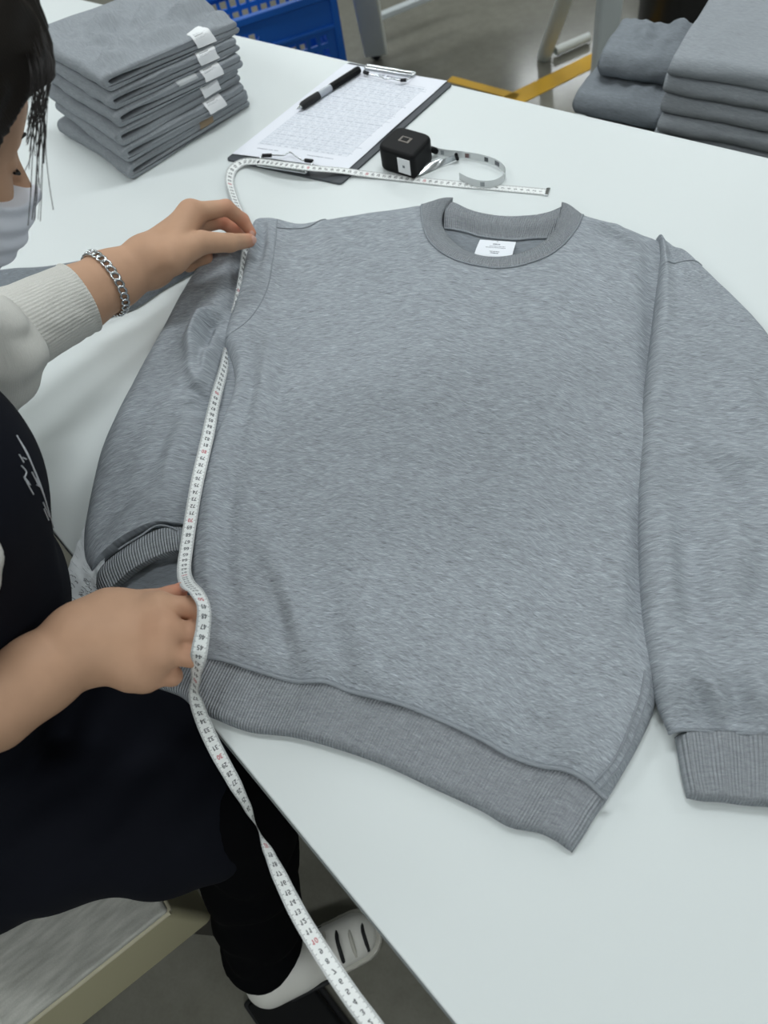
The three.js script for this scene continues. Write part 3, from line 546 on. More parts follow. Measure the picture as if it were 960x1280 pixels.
// other cloth on the table
{
  const y0 = TY + 0.003;
  const g = patch({ top: [[-60, 352], [-10, 342], [20, 338], [60, 336], [110, 327], [180, 318], [262, 316]], left: [[-60, 352], [-66, 390], [-60, 425]], right: [[262, 316], [262, 324], [252, 336]], bottom: [[-60, 425], [20, 424], [90, 408], [150, 392], [172, 384], [205, 362], [252, 336]], nu: 110, nv: 36, y0, height: (u, v, x, z, d) => roll(Math.min(d.t, d.b, d.l), 0.014) * (0.014 + 0.002 * fbm(x * 20, z * 20, 5, 2)) });
  tag(mesh('sweatshirt_sleeve', g, fleeceDark), 'grey sleeve of another garment lying under the braceleted arm', 'sleeve');
  const c = document.createElement('canvas'); c.width = 256; c.height = 512; const q = c.getContext('2d');
  q.fillStyle = '#e4e9ec'; q.fillRect(0, 0, 256, 512); q.strokeStyle = '#7b8288'; q.lineWidth = 2;
  for (let k = 0; k < 70; k++) { const x = rnd() * 256, y = rnd() * 330; q.globalAlpha = 0.3 + rnd() * 0.3; q.beginPath(); q.moveTo(x, y); q.lineTo(x + 18 + rnd() * 30, y + 8 + rnd() * 10); q.stroke(); }
  q.strokeStyle = '#2e3338'; q.lineWidth = 4; for (let k = 0; k < 46; k++) { const x = 20 + rnd() * 200, y = 330 + rnd() * 150; q.globalAlpha = 0.6; q.beginPath(); q.moveTo(x, y); q.quadraticCurveTo(x + rnd() * 30, y - 14 + rnd() * 20, x + 10 + rnd() * 26, y + rnd() * 24); q.stroke(); }
  const tex = new THREE.CanvasTexture(c); tex.colorSpace = THREE.SRGBColorSpace;
  const P = [[108, 655], [132, 690], [130, 760], [73, 752]].map((p, i) => at(p[0], p[1], TY + [0.006, 0.008, 0.008, 0.004][i]));
  tag(mesh('printed_wrapper', sheet(P, 16, 24, (u, v) => 0.004 * Math.abs(fbm(u * 3, v * 5, 2, 2)) + 0.004 * Math.sin(v * 2.6), 0.0005), new THREE.MeshStandardMaterial({ map: tex, roughness: 0.5 })), 'crumpled white printed wrapper under the left cuff of the sweatshirt', 'wrapper');
}
// soft measuring tape
{
  const LEN = 0.45, ROWS = 5, c = document.createElement('canvas'); c.width = 2048; c.height = 440; const q = c.getContext('2d'), px = 2048 / LEN / 100, RH = 88;
  q.fillStyle = '#e9eceb'; q.fillRect(0, 0, 2048, 440);
  for (let r = 0; r < ROWS; r++) for (let k = -1; k <= 46; k++) {
    const m0 = r * 45 + k, n = m0 < 87 ? m0 : 200 - m0, x = k * px, y = r * RH;
    q.save(); q.beginPath(); q.rect(0, y, 2048, RH); q.clip();
    q.fillStyle = '#4a4e52'; for (let m = 0; m < 10; m++) { const h = m === 0 ? 22 : m === 5 ? 18 : 12; q.fillRect(x + m * px / 10 - 0.8, y, 1.7, h); q.fillRect(x + m * px / 10 - 0.8, y + RH - h, 1.7, h); }
    if (n > 0) { q.fillStyle = n % 10 === 0 ? '#b4404a' : '#1d2126'; q.font = 'bold 30px sans-serif'; q.textAlign = 'center'; q.textBaseline = 'middle'; q.translate(x, y + RH / 2); q.rotate(Math.PI / 2); q.scale(1.05, 1.0); q.fillText(String(n), 0, 0); }
    q.restore();
  }
  const tex = new THREE.CanvasTexture(c); tex.colorSpace = THREE.SRGBColorSpace; tex.anisotropy = 8;
  // x, y in the photograph, height above the table (null: on the cloth), roll in degrees
  const path = [[684, 240, 0.0012, 0], [640, 236, 0.0012, 0], [560, 229, 0.0012, 0], [500, 222.5, 0.0015, 0], [455, 217, 0.004, 0], [425, 213, 0.0085, 0], [390, 210, 0.017, 0], [350, 205, 0.0185, 0], [322, 202, 0.012, 8], [303, 203, 0.007, 16], [291, 211, 0.007, 26], [287, 225, 0.007, 34], [291, 242, 0.008, 36], [298, 260, 0.012, 36], [307, 280, 0.022, 38],
    [312, 298, 0.034, 50], [306, 318, 0.034, 72], [302, 345, 0.030, 78], [298, 372, 0.022, 70], [293, 402, 0.012, 40], [286, 436, 0.007, 50], [279, 464, 0.017, 62], [269, 500, 0.029, 52], [259, 548, 0.032, 30], [247, 600, 0.031, 14], [239, 645, 0.031, 8], [233, 685, 0.033, 8], [230, 712, 0.050, 12], [235, 730, 0.092, 24], [247, 742, 0.120, 40], [255, 760, 0.126, 52], [254, 785, 0.120, 50], [249, 815, 0.114, 34], [245, 843, 0.084, 8], [244, 870, 0.050, -2], [254, 902, 0.022, -6], [270, 937, 0.008, -10], [290, 973, -0.004, -22], [308, 1006, -0.008, -48], [323, 1037, -0.009, -82], [337, 1067, -0.007, -118], [352, 1100, -0.003, -142], [374, 1144, 0.003, -156], [405, 1195, 0.010, -164], [440, 1247, 0.016, -168], [472, 1290, 0.022, -170], [510, 1345, 0.03, -170]];
  const pts = path.map(([x, y, h]) => { const p = at(x, y, TY + h); return p; });
  const crv = curveOf(pts); crv.arcLengthDivisions = 1200; const total = crv.getLength(), n = 620;
  // roll along the length, by parameter of the nearest control point
  const seg = pts.length - 1, P = [], T = [], R = [];
  for (let i = 0; i <= n; i++) { const u = i / n, t = crv.getUtoTmapping(u), k = Math.min(seg - 1, Math.floor(t * seg)), f = t * seg - k; P.push(crv.getPoint(t)); T.push(crv.getTangent(t)); R.push(lerp(path[k][3], path[k + 1][3], f * f * (3 - 2 * f)) * D2R); }
  const pos = [], uv = [], idx = [], hw = 0.0079;
  for (let i = 0; i < n; i++) {
    const s0 = i / n * total, row = Math.min(ROWS - 1, Math.floor(s0 / LEN));
    const b = pos.length / 3;
    for (const k of [i, i + 1]) {
      const side = V().crossVectors(T[k], V(0, 1, 0)).normalize(), up = V().crossVectors(side, T[k]).normalize(), w = side.multiplyScalar(Math.cos(R[k])).addScaledVector(up, Math.sin(R[k])), nn = V().crossVectors(w, T[k]).normalize();
      const s = k / n * total - row * LEN;
      for (const e of [1, 0, -1]) { const p = P[k].clone().addScaledVector(w, e * hw); pos.push(p.x, p.y, p.z); uv.push(clamp(s / LEN), 1 - (row + (e + 1) / 2 * 0.98 + 0.01) / ROWS); }
    }
    for (const e of [0, 1]) idx.push(b + e, b + e + 1, b + 3 + e, b + 3 + e, b + e + 1, b + 4 + e);
  }
  const g = new THREE.BufferGeometry(); g.setAttribute('position', new THREE.Float32BufferAttribute(pos, 3)); g.setAttribute('uv', new THREE.Float32BufferAttribute(uv, 2)); g.setIndex(idx); g.computeVertexNormals();
  const t = thing('measuring_tape', 'long white soft measuring tape running from the clipboard along the sweatshirt', 'measuring tape');
  mesh('ribbon', g, new THREE.MeshStandardMaterial({ map: tex, roughness: 0.45, side: THREE.DoubleSide }), t);
  const a = P[0], d = T[0].clone(), w = V().crossVectors(d, V(0, 1, 0)).normalize();
  mesh('end_tip', new RoundedBoxGeometry(0.006, 0.0022, 0.0186, 2, 0.0008).applyMatrix4(new THREE.Matrix4().makeBasis(d, V(0, 1, 0), w.clone()).setPosition(a.clone().addScaledVector(V(0, 1, 0), 0.0004))), chrome, t).userData.label = 'metal end tip';
}
// ---------------------------------------------------------------- the floor behind the table
const greySteel = std(0xb4bbbc, 0.5, { metalness: 0.1 }), whiteSteel = std(0xd3d8d4, 0.5, { metalness: 0.1 });
{
  // low bench with folded garments
  const C = at(834, 84, 0.79), b0 = at(960, 118, 0.79).sub(C), bdir = b0.setY(0).normalize().applyAxisAngle(V(0, 1, 0), 0.16), adir = V(bdir.z, 0, -bdir.x), turn = Math.atan2(-adir.z, adir.x);
  const BT = 0.611, h = 0.0325, A = 0.3, L = 0.34;
  const o = V(C.x, 0, C.z).addScaledVector(adir, -0.03).addScaledVector(bdir, -0.1), place = (g) => g.applyMatrix4(new THREE.Matrix4().makeRotationY(turn).setPosition(o));
  const t = thing('low_bench', 'low grey bench behind the white table, under folded garments', 'bench');
  mesh('bench_top', place(box(0.46, 0.03, 0.72, 0.23, BT - 0.015, 0.29, 0.004)), std(0x8d9293, 0.6), t);
  for (const [x, z] of [[0.04, -0.03], [0.42, -0.03], [0.04, 0.61], [0.42, 0.61]]) mesh('leg', place(box(0.04, BT - 0.03, 0.04, x, (BT - 0.03) / 2, z, 0.004)), greySteel, t);
  const words = ['lowest folded sweatshirt of the right-hand stack on the bench', 'second lowest folded sweatshirt of the right-hand stack', 'third lowest folded sweatshirt of the right-hand stack', 'third folded sweatshirt from the top of the right-hand stack', 'folded sweatshirt just under the top one of the right-hand stack', 'large topmost folded sweatshirt of the right-hand stack'];
  for (let i = 0; i < 6; i++) {
    const p = V(C.x, BT + i * h, C.z).addScaledVector(bdir, L + [0.004, -0.004, 0.002, 0, -0.003, 0.002][i]);
    const f = thing('folded_sweatshirt', words[i], 'sweatshirt', p, 'folded sweatshirts on the bench'); f.rotation.y = turn + [0.01, -0.02, 0.015, 0, -0.01, 0.01][i];
    mesh('cloth', foldedGeometry({ A, L, h, gap: [0.006, 0.009, 0.006, 0.01, 0.008, 0.016][i], sag: () => 0, crease: i === 5 ? 1 : 0, sd: 21 + i * 3.3 }), stackFleece, f);
  }
  const far = ['lower rumpled grey garment on the bench beside the steel post', 'upper rumpled grey garment on the bench beside the steel post'];
  for (let i = 0; i < 2; i++) {
    const p = V(C.x, BT + i * 0.052, C.z).addScaledVector(bdir, -0.018).addScaledVector(adir, i ? 0.15 : 0.09);
    const f = thing('folded_sweatshirt', far[i], 'sweatshirt', p, 'rumpled garments on the bench'); f.rotation.y = turn + (i ? 0.05 : -0.03);
    mesh('cloth', foldedGeometry({ A: i ? 0.13 : 0.2, L: i ? 0.15 : 0.175, h: 0.05, gap: 0.009, sag: () => 0, crease: 1.6, sd: 61 + i * 5 }), fleeceDark, f);
  }
}
{
  const t = thing('steel_post', 'thick grey steel post standing on the floor beside the folded garments', 'post');
  const a = at(747, 152, 0), b = a.clone().add(V(-0.02, 0.95, 0));
  mesh('post', bar(a, b, 0.065, 0.05), greySteel, t);
  mesh('base_plate', box(0.12, 0.008, 0.12, a.x, 0.004, a.z, 0.002), greySteel, t);
  const k = at(749, 4, 0.40); k.copy(a.clone().lerp(b, 0.8)); const d = EYE.clone().sub(k).normalize();
  mesh('bolt', new THREE.CylinderGeometry(0.009, 0.009, 0.012, 12).applyQuaternion(new THREE.Quaternion().setFromUnitVectors(V(0, 1, 0), d)).translate(k.x + d.x * 0.03 - 0.02, k.y + d.y * 0.03, k.z + d.z * 0.03), blackRubber, t);
}
{
  const t = thing('sewing_bench', 'pale metal bench legs standing on the floor near the yellow line', 'bench');
  const A = at(471, 74, 0), A1 = at(446, -60, 0.45), B = at(680, 72, 0), B1 = at(722, -45, 0.45);
  const H = 0.78, up = (a, b) => a.clone().lerp(b, H / 0.45);
  const a1 = up(A, A1), b1 = up(B, B1);
  const legA = mesh('leg', bar(A.clone().setY(0.03), a1, 0.085, 0.05), whiteSteel, t);
  mesh('caster', new THREE.SphereGeometry(0.026, 16, 10).scale(1, 1.1, 0.8).translate(A.x, 0.028, A.z), blackRubber, legA);
  mesh('leg', tube([B.clone().setY(0.005), B.clone().lerp(b1, 0.5), b1], 0.025, 6, 20), whiteSteel, t);
  mesh('foot_bar', tube([at(694, 64, 0.02), at(715, 55, 0.02), at(736, 46, 0.02)], 0.015, 8, 12), whiteSteel, t);
  mesh('stretcher', bar(at(472, 22, 0.12), at(560, -14, 0.12), 0.03, 0.02), greySteel, t);
  const m = a1.clone().lerp(b1, 0.5);
  mesh('bench_top', box(0.85, 0.03, 0.34, m.x - 0.1, H + 0.014, m.z - 0.1, 0.005), std(0xa5a9a6, 0.6), t);
}
{
  // blue crate: four lattice walls, rim and base
  const H = 0.42, K = at(415, -9, H), D = at(305, 26, H).sub(K).setY(0).normalize(), W = 0.62, dep = 0.42, N = V(-D.z, 0, D.x);
  if (N.dot(EYE.clone().sub(K)) < 0) N.negate();         // towards the camera
  const blue = new THREE.MeshPhysicalMaterial({ color: 0x1560be, roughness: 0.42 });
  const t = thing('plastic_crate', 'blue slotted plastic crate on the floor behind the white table', 'crate');
  const wall = (len) => {
    const s = new THREE.Shape([[0, 0], [len, 0], [len, H], [0, H]].map((p) => new THREE.Vector2(...p))), n = Math.round(len / 0.034), rows = 7;
    for (let r = 0; r < rows; r++) for (let i = 1; i < n - 1; i++) {
      const x = i * len / n + 0.006, y = 0.03 + r * 0.042 + 0.004, w = len / n - 0.012, hh = 0.026;
      if (y + hh > H - 0.085) continue;
      s.holes.push(new THREE.Path([[x, y], [x, y + hh], [x + w, y + hh], [x + w, y]].map((p) => new THREE.Vector2(...p))));
    }
    const c = len / 2, g = new THREE.Path(); g.absellipse(c, H - 0.055, 0.06, 0.018, 0, Math.PI * 2, true); s.holes.push(g);
    return new THREE.ExtrudeGeometry(s, { depth: 0.008, bevelEnabled: false });
  };
  const set = (g, o, x) => g.applyMatrix4(new THREE.Matrix4().makeBasis(x, V(0, 1, 0), V().crossVectors(x, V(0, 1, 0))).setPosition(o));
  const k0 = V(K.x, 0.0, K.z), back = N.clone().negate(), k1 = k0.clone().addScaledVector(back, dep), k2 = k0.clone().addScaledVector(D, W);
  mesh('wall', set(wall(W), k0, D), blue, t); mesh('wall', set(wall(W), k1, D), blue, t); mesh('wall', set(wall(dep), k0, back), blue, t); mesh('wall', set(wall(dep), k2, back), blue, t);
  const cs = [k0, k2, k2.clone().addScaledVector(back, dep), k1];
  for (let i = 0; i < 4; i++) { const a = cs[i].clone().setY(H), b = cs[(i + 1) % 4].clone().setY(H); mesh('rim', bar(a, b, 0.02, 0.022), blue, t); const m = a.clone().setY(H - 0.09), q = b.clone().setY(H - 0.09); mesh('rib', bar(m, q, 0.016, 0.012), blue, t); mesh('corner_post', bar(cs[i].clone(), a, 0.022, 0.022, V(1, 0, 0)), blue, t); }
  const s = new THREE.Shape(cs.map((p) => new THREE.Vector2(p.x, -p.z))); mesh('base', new THREE.ExtrudeGeometry(s, { depth: 0.01, bevelEnabled: false }).rotateX(-Math.PI / 2).translate(0, 0.002, 0), blue, t);
}
{
  const p = at(848, 52, 0), t = thing('black_bin', 'black plastic bin on the floor behind the bench', 'bin', V(p.x + 0.05, 0, p.z - 0.12)); t.rotation.y = 0.4;
  mesh('body', new THREE.LatheGeometry([[0.001, 0.004], [0.13, 0.0], [0.142, 0.012], [0.165, 0.42], [0.163, 0.42], [0.14, 0.016], [0.001, 0.012]].map((q) => new THREE.Vector2(...q)), 40), new THREE.MeshPhysicalMaterial({ color: 0x101012, roughness: 0.4 }), t);
  mesh('rim', new THREE.TorusGeometry(0.166, 0.008, 10, 40).rotateX(Math.PI / 2).translate(0, 0.42, 0), blackPlastic, t);
}
// ---------------------------------------------------------------- distance fields and their meshing (surface nets)
const smin = (a, b, k) => { const h = Math.max(0, k - Math.abs(a - b)) / k; return Math.min(a, b) - h * h * k * 0.25; };
function J(px, py, h, rpx, isMetres) { const y = TY + h, p = at(px, py, y), d = depthAt(px, py, y); return { p, r: isMetres ? rpx : rpx * d / FOCAL }; }
const capsule = (a, b) => {
  const ax = a.p.x, ay = a.p.y, az = a.p.z, bx = b.p.x - ax, by = b.p.y - ay, bz = b.p.z - az, l2 = bx * bx + by * by + bz * bz || 1e-9, ra = a.r, rb = b.r;
  return (x, y, z) => { const px = x - ax, py = y - ay, pz = z - az, t = clamp((px * bx + py * by + pz * bz) / l2), dx = px - bx * t, dy = py - by * t, dz = pz - bz * t; return Math.sqrt(dx * dx + dy * dy + dz * dz) - (ra + (rb - ra) * t); };
};
const chain = (...js) => js.slice(1).map((b, i) => capsule(js[i], b));
const union = (list, k) => (x, y, z) => { let d = 1e9; for (const f of list) d = d > 1e8 ? f(x, y, z) : smin(d, f(x, y, z), k); return d; };
function netMesh(f, lo, hi, cell, keep) {
  const nx = Math.ceil((hi.x - lo.x) / cell) + 1, ny = Math.ceil((hi.y - lo.y) / cell) + 1, nz = Math.ceil((hi.z - lo.z) / cell) + 1;
  const D = new Float32Array(nx * ny * nz), id = (i, j, k) => (k * ny + j) * nx + i;
  for (let k = 0; k < nz; k++) for (let j = 0; j < ny; j++) for (let i = 0; i < nx; i++) D[id(i, j, k)] = f(lo.x + i * cell, lo.y + j * cell, lo.z + k * cell);
  const vert = new Int32Array(nx * ny * nz).fill(-1), pos = [], idx = [];
  const C = [[0, 0, 0], [1, 0, 0], [0, 1, 0], [1, 1, 0], [0, 0, 1], [1, 0, 1], [0, 1, 1], [1, 1, 1]], Ed = [[0, 1], [2, 3], [4, 5], [6, 7], [0, 2], [1, 3], [4, 6], [5, 7], [0, 4], [1, 5], [2, 6], [3, 7]];
  for (let k = 0; k < nz - 1; k++) for (let j = 0; j < ny - 1; j++) for (let i = 0; i < nx - 1; i++) {
    const v = C.map((c) => D[id(i + c[0], j + c[1], k + c[2])]); let neg = 0; for (const q of v) if (q < 0) neg++;
    if (neg === 0 || neg === 8) continue;
    let sx = 0, sy = 0, sz = 0, n = 0;
    for (const [a, b] of Ed) if ((v[a] < 0) !== (v[b] < 0)) { const t = v[a] / (v[a] - v[b]); sx += C[a][0] + (C[b][0] - C[a][0]) * t; sy += C[a][1] + (C[b][1] - C[a][1]) * t; sz += C[a][2] + (C[b][2] - C[a][2]) * t; n++; }
    const x = lo.x + (i + sx / n) * cell, y = lo.y + (j + sy / n) * cell, z = lo.z + (k + sz / n) * cell;
    vert[id(i, j, k)] = pos.length / 3; pos.push(x, y, z);
  }
  const quad = (a, b, c, d, flip) => { if (a < 0 || b < 0 || c < 0 || d < 0) return; flip ? idx.push(a, c, b, a, d, c) : idx.push(a, b, c, a, c, d); };
  for (let k = 1; k < nz - 1; k++) for (let j = 1; j < ny - 1; j++) for (let i = 1; i < nx - 1; i++) {
    const a = D[id(i, j, k)] < 0;
    if (a !== (D[id(i + 1, j, k)] < 0)) quad(vert[id(i, j - 1, k - 1)], vert[id(i, j, k - 1)], vert[id(i, j, k)], vert[id(i, j - 1, k)], !a);
    if (a !== (D[id(i, j + 1, k)] < 0)) quad(vert[id(i - 1, j, k - 1)], vert[id(i - 1, j, k)], vert[id(i, j, k)], vert[id(i, j, k - 1)], !a);
    if (a !== (D[id(i, j, k + 1)] < 0)) quad(vert[id(i - 1, j - 1, k)], vert[id(i, j - 1, k)], vert[id(i, j, k)], vert[id(i - 1, j, k)], !a);
  }
  let ix = idx;
  if (keep) { ix = []; for (let q = 0; q < idx.length; q += 3) if ([0, 1, 2].every((w) => keep(pos[idx[q + w] * 3], pos[idx[q + w] * 3 + 1], pos[idx[q + w] * 3 + 2]))) ix.push(idx[q], idx[q + 1], idx[q + 2]); }
  const g = new THREE.BufferGeometry(); g.setAttribute('position', new THREE.Float32BufferAttribute(pos, 3)); g.setIndex(ix);
  const nrm = new Float32Array(pos.length), e = cell * 0.5, uv = new Float32Array(pos.length / 3 * 2);
  for (let q = 0; q < pos.length; q += 3) {
    const x = pos[q], y = pos[q + 1], z = pos[q + 2], gx = f(x + e, y, z) - f(x - e, y, z), gy = f(x, y + e, z) - f(x, y - e, z), gz = f(x, y, z + e) - f(x, y, z - e), l = Math.hypot(gx, gy, gz) || 1;
    nrm[q] = gx / l; nrm[q + 1] = gy / l; nrm[q + 2] = gz / l; uv[q / 3 * 2] = x; uv[q / 3 * 2 + 1] = z + y;
  }
  g.setAttribute('normal', new THREE.BufferAttribute(nrm, 3)); g.setAttribute('uv', new THREE.BufferAttribute(uv, 2)); return g;
}
function boundsOf(js, pad) { const b = new THREE.Box3(); for (const j of js) { b.expandByPoint(j.p.clone().addScalar(j.r + pad)); b.expandByPoint(j.p.clone().addScalar(-j.r - pad)); } return b; }

// ---------------------------------------------------------------- the woman
{
  const woman = thing('person', 'seated woman in black apron and cream cardigan measuring the sweatshirt with both hands', 'person', V(-0.6, 0, -0.2));
  const local = (g) => g.translate(0.6, 0, 0.2);
  // left hand (pinching the shoulder)
  const a = {
    elbow: J(-190, 520, 0.19, 50), mid: J(10, 414, 0.135, 42), fore: J(97, 374, 0.115, 38.5), bra: J(140, 350, 0.105, 34.5), wrist: J(186, 327, 0.098, 27.5),
    iM: J(239, 267, 0.112, 13.5), iP: J(283, 259.5, 0.098, 9.6), iD: J(303, 275, 0.070, 8.3), iT: J(314, 291, 0.052, 6.4),
    mM: J(239, 281, 0.092, 13), mP: J(277, 276, 0.066, 9.2), mD: J(293, 287, 0.050, 8), mT: J(302, 297, 0.043, 6.5),
    rM: J(236, 298, 0.072, 13), rP: J(262, 305, 0.045, 9), rT: J(250, 322, 0.036, 8),
    pM: J(230, 314, 0.060, 13), pP: J(257, 322, 0.036, 8), pT: J(236, 333, 0.032, 7.5),
    tC: J(214, 322, 0.105, 19), tM: J(252, 303, 0.100, 14), tI: J(287, 303.5, 0.078, 11.2), tT: J(311, 300.5, 0.055, 8.6),
  };
  const handA = union([
    ...chain(a.mid, a.fore, a.bra, a.wrist), capsule(a.wrist, a.iM), capsule(a.wrist, a.mM), capsule(a.wrist, a.rM), capsule(a.wrist, a.pM), capsule(a.iM, a.pM), capsule(a.wrist, a.tC), capsule(a.tC, a.iM),
  ], 0.012);
  const fingersA = [chain(a.iM, a.iP, a.iD, a.iT), chain(a.mM, a.mP, a.mD, a.mT), chain(a.rM, a.rP, a.rT), chain(a.pM, a.pP, a.pT), chain(a.tC, a.tM, a.tI, a.tT)].map((c) => union(c, 0.004));
  const skinA = (x, y, z) => { let d = handA(x, y, z); for (const f of fingersA) d = smin(d, f(x, y, z), 0.006); return d; };
  // right hand (closed over the tape)
  const b = {
    elbow: J(-200, 1010, 0.19, 64), mid: J(-10, 888, 0.135, 53), fore: J(50, 842, 0.118, 48), wrist: J(108, 803, 0.105, 43),
    iM: J(199, 759, 0.104, 15.5), mM: J(205, 789, 0.110, 15.5), rM: J(200, 818, 0.104, 14.5), pM: J(184, 842, 0.090, 15.5),
    iP: J(243, 760, 0.095, 14.8), mP: J(243, 791, 0.098, 14.6), rP: J(239, 820, 0.092, 13.6), pP: J(215, 845, 0.080, 12.5),
    iD: J(238, 758, 0.050, 13), mD: J(236, 789, 0.051, 13), rD: J(231, 817, 0.049, 12), pD: J(212, 842, 0.046, 11.5),
    iT: J(222, 756, 0.042, 12), mT: J(220, 786, 0.042, 12), rT: J(216, 812, 0.042, 11.5), pT: J(200, 836, 0.042, 11),
    tC: J(142, 771, 0.098, 33), tM: J(184, 757, 0.090, 19.5), tI: J(212, 746, 0.084, 13.5), tT: J(226, 737, 0.080, 9.5), heel: J(172, 836, 0.092, 27),
  };
  const handB = union([...chain(b.mid, b.fore, b.wrist), capsule(b.wrist, b.iM), capsule(b.wrist, b.mM), capsule(b.wrist, b.rM), capsule(b.wrist, b.heel), capsule(b.heel, b.pM), capsule(b.wrist, b.tC), capsule(b.tC, b.tM), capsule(b.iM, b.mM), capsule(b.mM, b.rM), capsule(b.rM, b.pM)], 0.016);
  const fingersB = [chain(b.iM, b.iP, b.iD, b.iT), chain(b.mM, b.mP, b.mD, b.mT), chain(b.rM, b.rP, b.rD, b.rT), chain(b.pM, b.pP, b.pD, b.pT), chain(b.tM, b.tI, b.tT)].map((c) => union(c, 0.004));
  const skinB = (x, y, z) => { let d = handB(x, y, z); for (const f of fingersB) d = smin(d, f(x, y, z), 0.005); return d; };
  // head: forward, up, right axes; origin between the eyes' level inside the skull
  const HO = al(-123, 152, 0.645), ft = V(0.86, 0, -0.5), up0 = V(0, 1, 0), ang = 0.72, F = ft.clone().multiplyScalar(Math.cos(ang)).addScaledVector(up0, -Math.sin(ang)), U = up0.clone().multiplyScalar(Math.cos(ang)).addScaledVector(ft, Math.sin(ang)), Rt = V().crossVectors(F, U);
  const H = (f, u, r) => HO.clone().addScaledVector(F, f).addScaledVector(U, u).addScaledVector(Rt, r);
  const toHead = (x, y, z) => { const dx = x - HO.x, dy = y - HO.y, dz = z - HO.z; return [dx * F.x + dy * F.y + dz * F.z, dx * U.x + dy * U.y + dz * U.z, dx * Rt.x + dy * Rt.y + dz * Rt.z]; };
  const ell = (p, c, r) => { const x = (p[0] - c[0]) / r[0], y = (p[1] - c[1]) / r[1], z = (p[2] - c[2]) / r[2], k = Math.hypot(x, y, z), g = Math.hypot(x / r[0], y / r[1], z / r[2]) || 1e-6; return k * (k - 1) / g; };
  const seg = (p, q, w, ra, rb) => { const bx = w[0] - q[0], by = w[1] - q[1], bz = w[2] - q[2], px = p[0] - q[0], py = p[1] - q[1], pz = p[2] - q[2], t = clamp((px * bx + py * by + pz * bz) / (bx * bx + by * by + bz * bz)); return Math.hypot(px - bx * t, py - by * t, pz - bz * t) - lerp(ra, rb, t); };
  const face = (p) => {
    const q = [p[0], p[1], Math.abs(p[2])];
    let d = ell(p, [0, 0.035, 0], [0.096, 0.096, 0.076]);
    d = smin(d, ell(p, [0.022, -0.045, 0], [0.066, 0.075, 0.056]), 0.03);
    d = smin(d, seg(q, [0.078, 0.014, 0], [0.066, 0.016, 0.034], 0.014, 0.012), 0.012);
    d = smin(d, seg(p, [0.088, -0.002, 0], [0.108, -0.036, 0], 0.007, 0.011), 0.012); d = smin(d, ell(q, [0.096, -0.04, 0.011], [0.009, 0.007, 0.008]), 0.006);
    d = smin(d, ell(q, [0.052, -0.036, 0.034], [0.03, 0.022, 0.024]), 0.02); d = smin(d, ell(p, [0.068, -0.103, 0], [0.02, 0.016, 0.02]), 0.02);
    d = -smin(-d, ell(q, [0.094, -0.006, 0.031], [0.015, 0.010, 0.016]), 0.008); d = smin(d, ell(q, [0.073, -0.006, 0.031], [0.0125, 0.0115, 0.013]), 0.004);
    d = smin(d, seg(p, [0.083, -0.066, -0.014], [0.083, -0.066, 0.014], 0.007, 0.007), 0.008); d = smin(d, seg(p, [0.080, -0.078, -0.012], [0.080, -0.078, 0.012], 0.007, 0.007), 0.006);
    d = smin(d, ell(q, [-0.008, -0.012, 0.078], [0.018, 0.03, 0.008]), 0.008);
    return smin(d, seg(p, [-0.02, -0.05, 0], [-0.06, -0.17, 0], 0.05, 0.055), 0.03);
  };
  const headField = (x, y, z) => face(toHead(x, y, z));
  const neckP = { p: H(-0.055, -0.15, 0), r: 0.055 };
  // trunk and legs
  const chest = J(-168, 622, 0.25, 0.125, true), chestUp = { p: neckP.p.clone().add(V(-0.08, -0.10, 0.08)), r: 0.09 }, belly = J(-110, 772, 0.10, 0.125, true), pelvis = J(-120, 960, -0.165, 0.13, true);
  const shL = { p: V(-0.62, 1.03, -0.62), r: 0.055 }, shR = { p: V(-0.46, 1.03, -0.30), r: 0.055 };
  const hipR = J(-40, 1050, -0.195, 0.088, true), hipL = { p: pelvis.p.clone().add(V(-0.01, -0.02, -0.1)), r: 0.088 }, kneeR = J(300, 1010, -0.24, 0.06, true), kneeL = { p: V(-0.20, 0.53, -0.46), r: 0.06 }, ankR = J(332, 1208, -0.64, 0.04, true), ankL = { p: V(-0.10, 0.11, -0.40), r: 0.04 };
  const trunk = [...chain(neckP, chestUp, chest, belly, pelvis), ...chain(chestUp, shL, { p: a.elbow.p, r: 0.042 }, a.mid), ...chain(chestUp, shR, { p: b.elbow.p, r: 0.044 }, b.mid), ...chain(pelvis, hipR, kneeR, ankR), ...chain(pelvis, hipL, kneeL, ankL)];
  const inner = trunk.map((f) => (x, y, z) => f(x, y, z) + 0.012);
  const coarse = union(inner, 0.03);
  // colour of the skin: warmer at knuckles and finger ends
  const tint = (g, warm) => {
    const p = g.attributes.position, col = new Float32Array(p.count * 3);
    for (let i = 0; i < p.count; i++) {
      const x = p.getX(i), y = p.getY(i), z = p.getZ(i); let w = 0; for (const [c, r, k] of warm) w = Math.max(w, k * Math.exp(-((x - c.x) ** 2 + (y - c.y) ** 2 + (z - c.z) ** 2) / (r * r)));
      const n = 1 + 0.05 * fbm(x * 45, y * 45, z * 45, 3);
      col.set([0.52 * n * (1 + 0.12 * w), 0.315 * n * (1 - 0.16 * w), 0.205 * n * (1 - 0.16 * w)], i * 3);
    }
    g.setAttribute('color', new THREE.BufferAttribute(col, 3)); return g;
  };
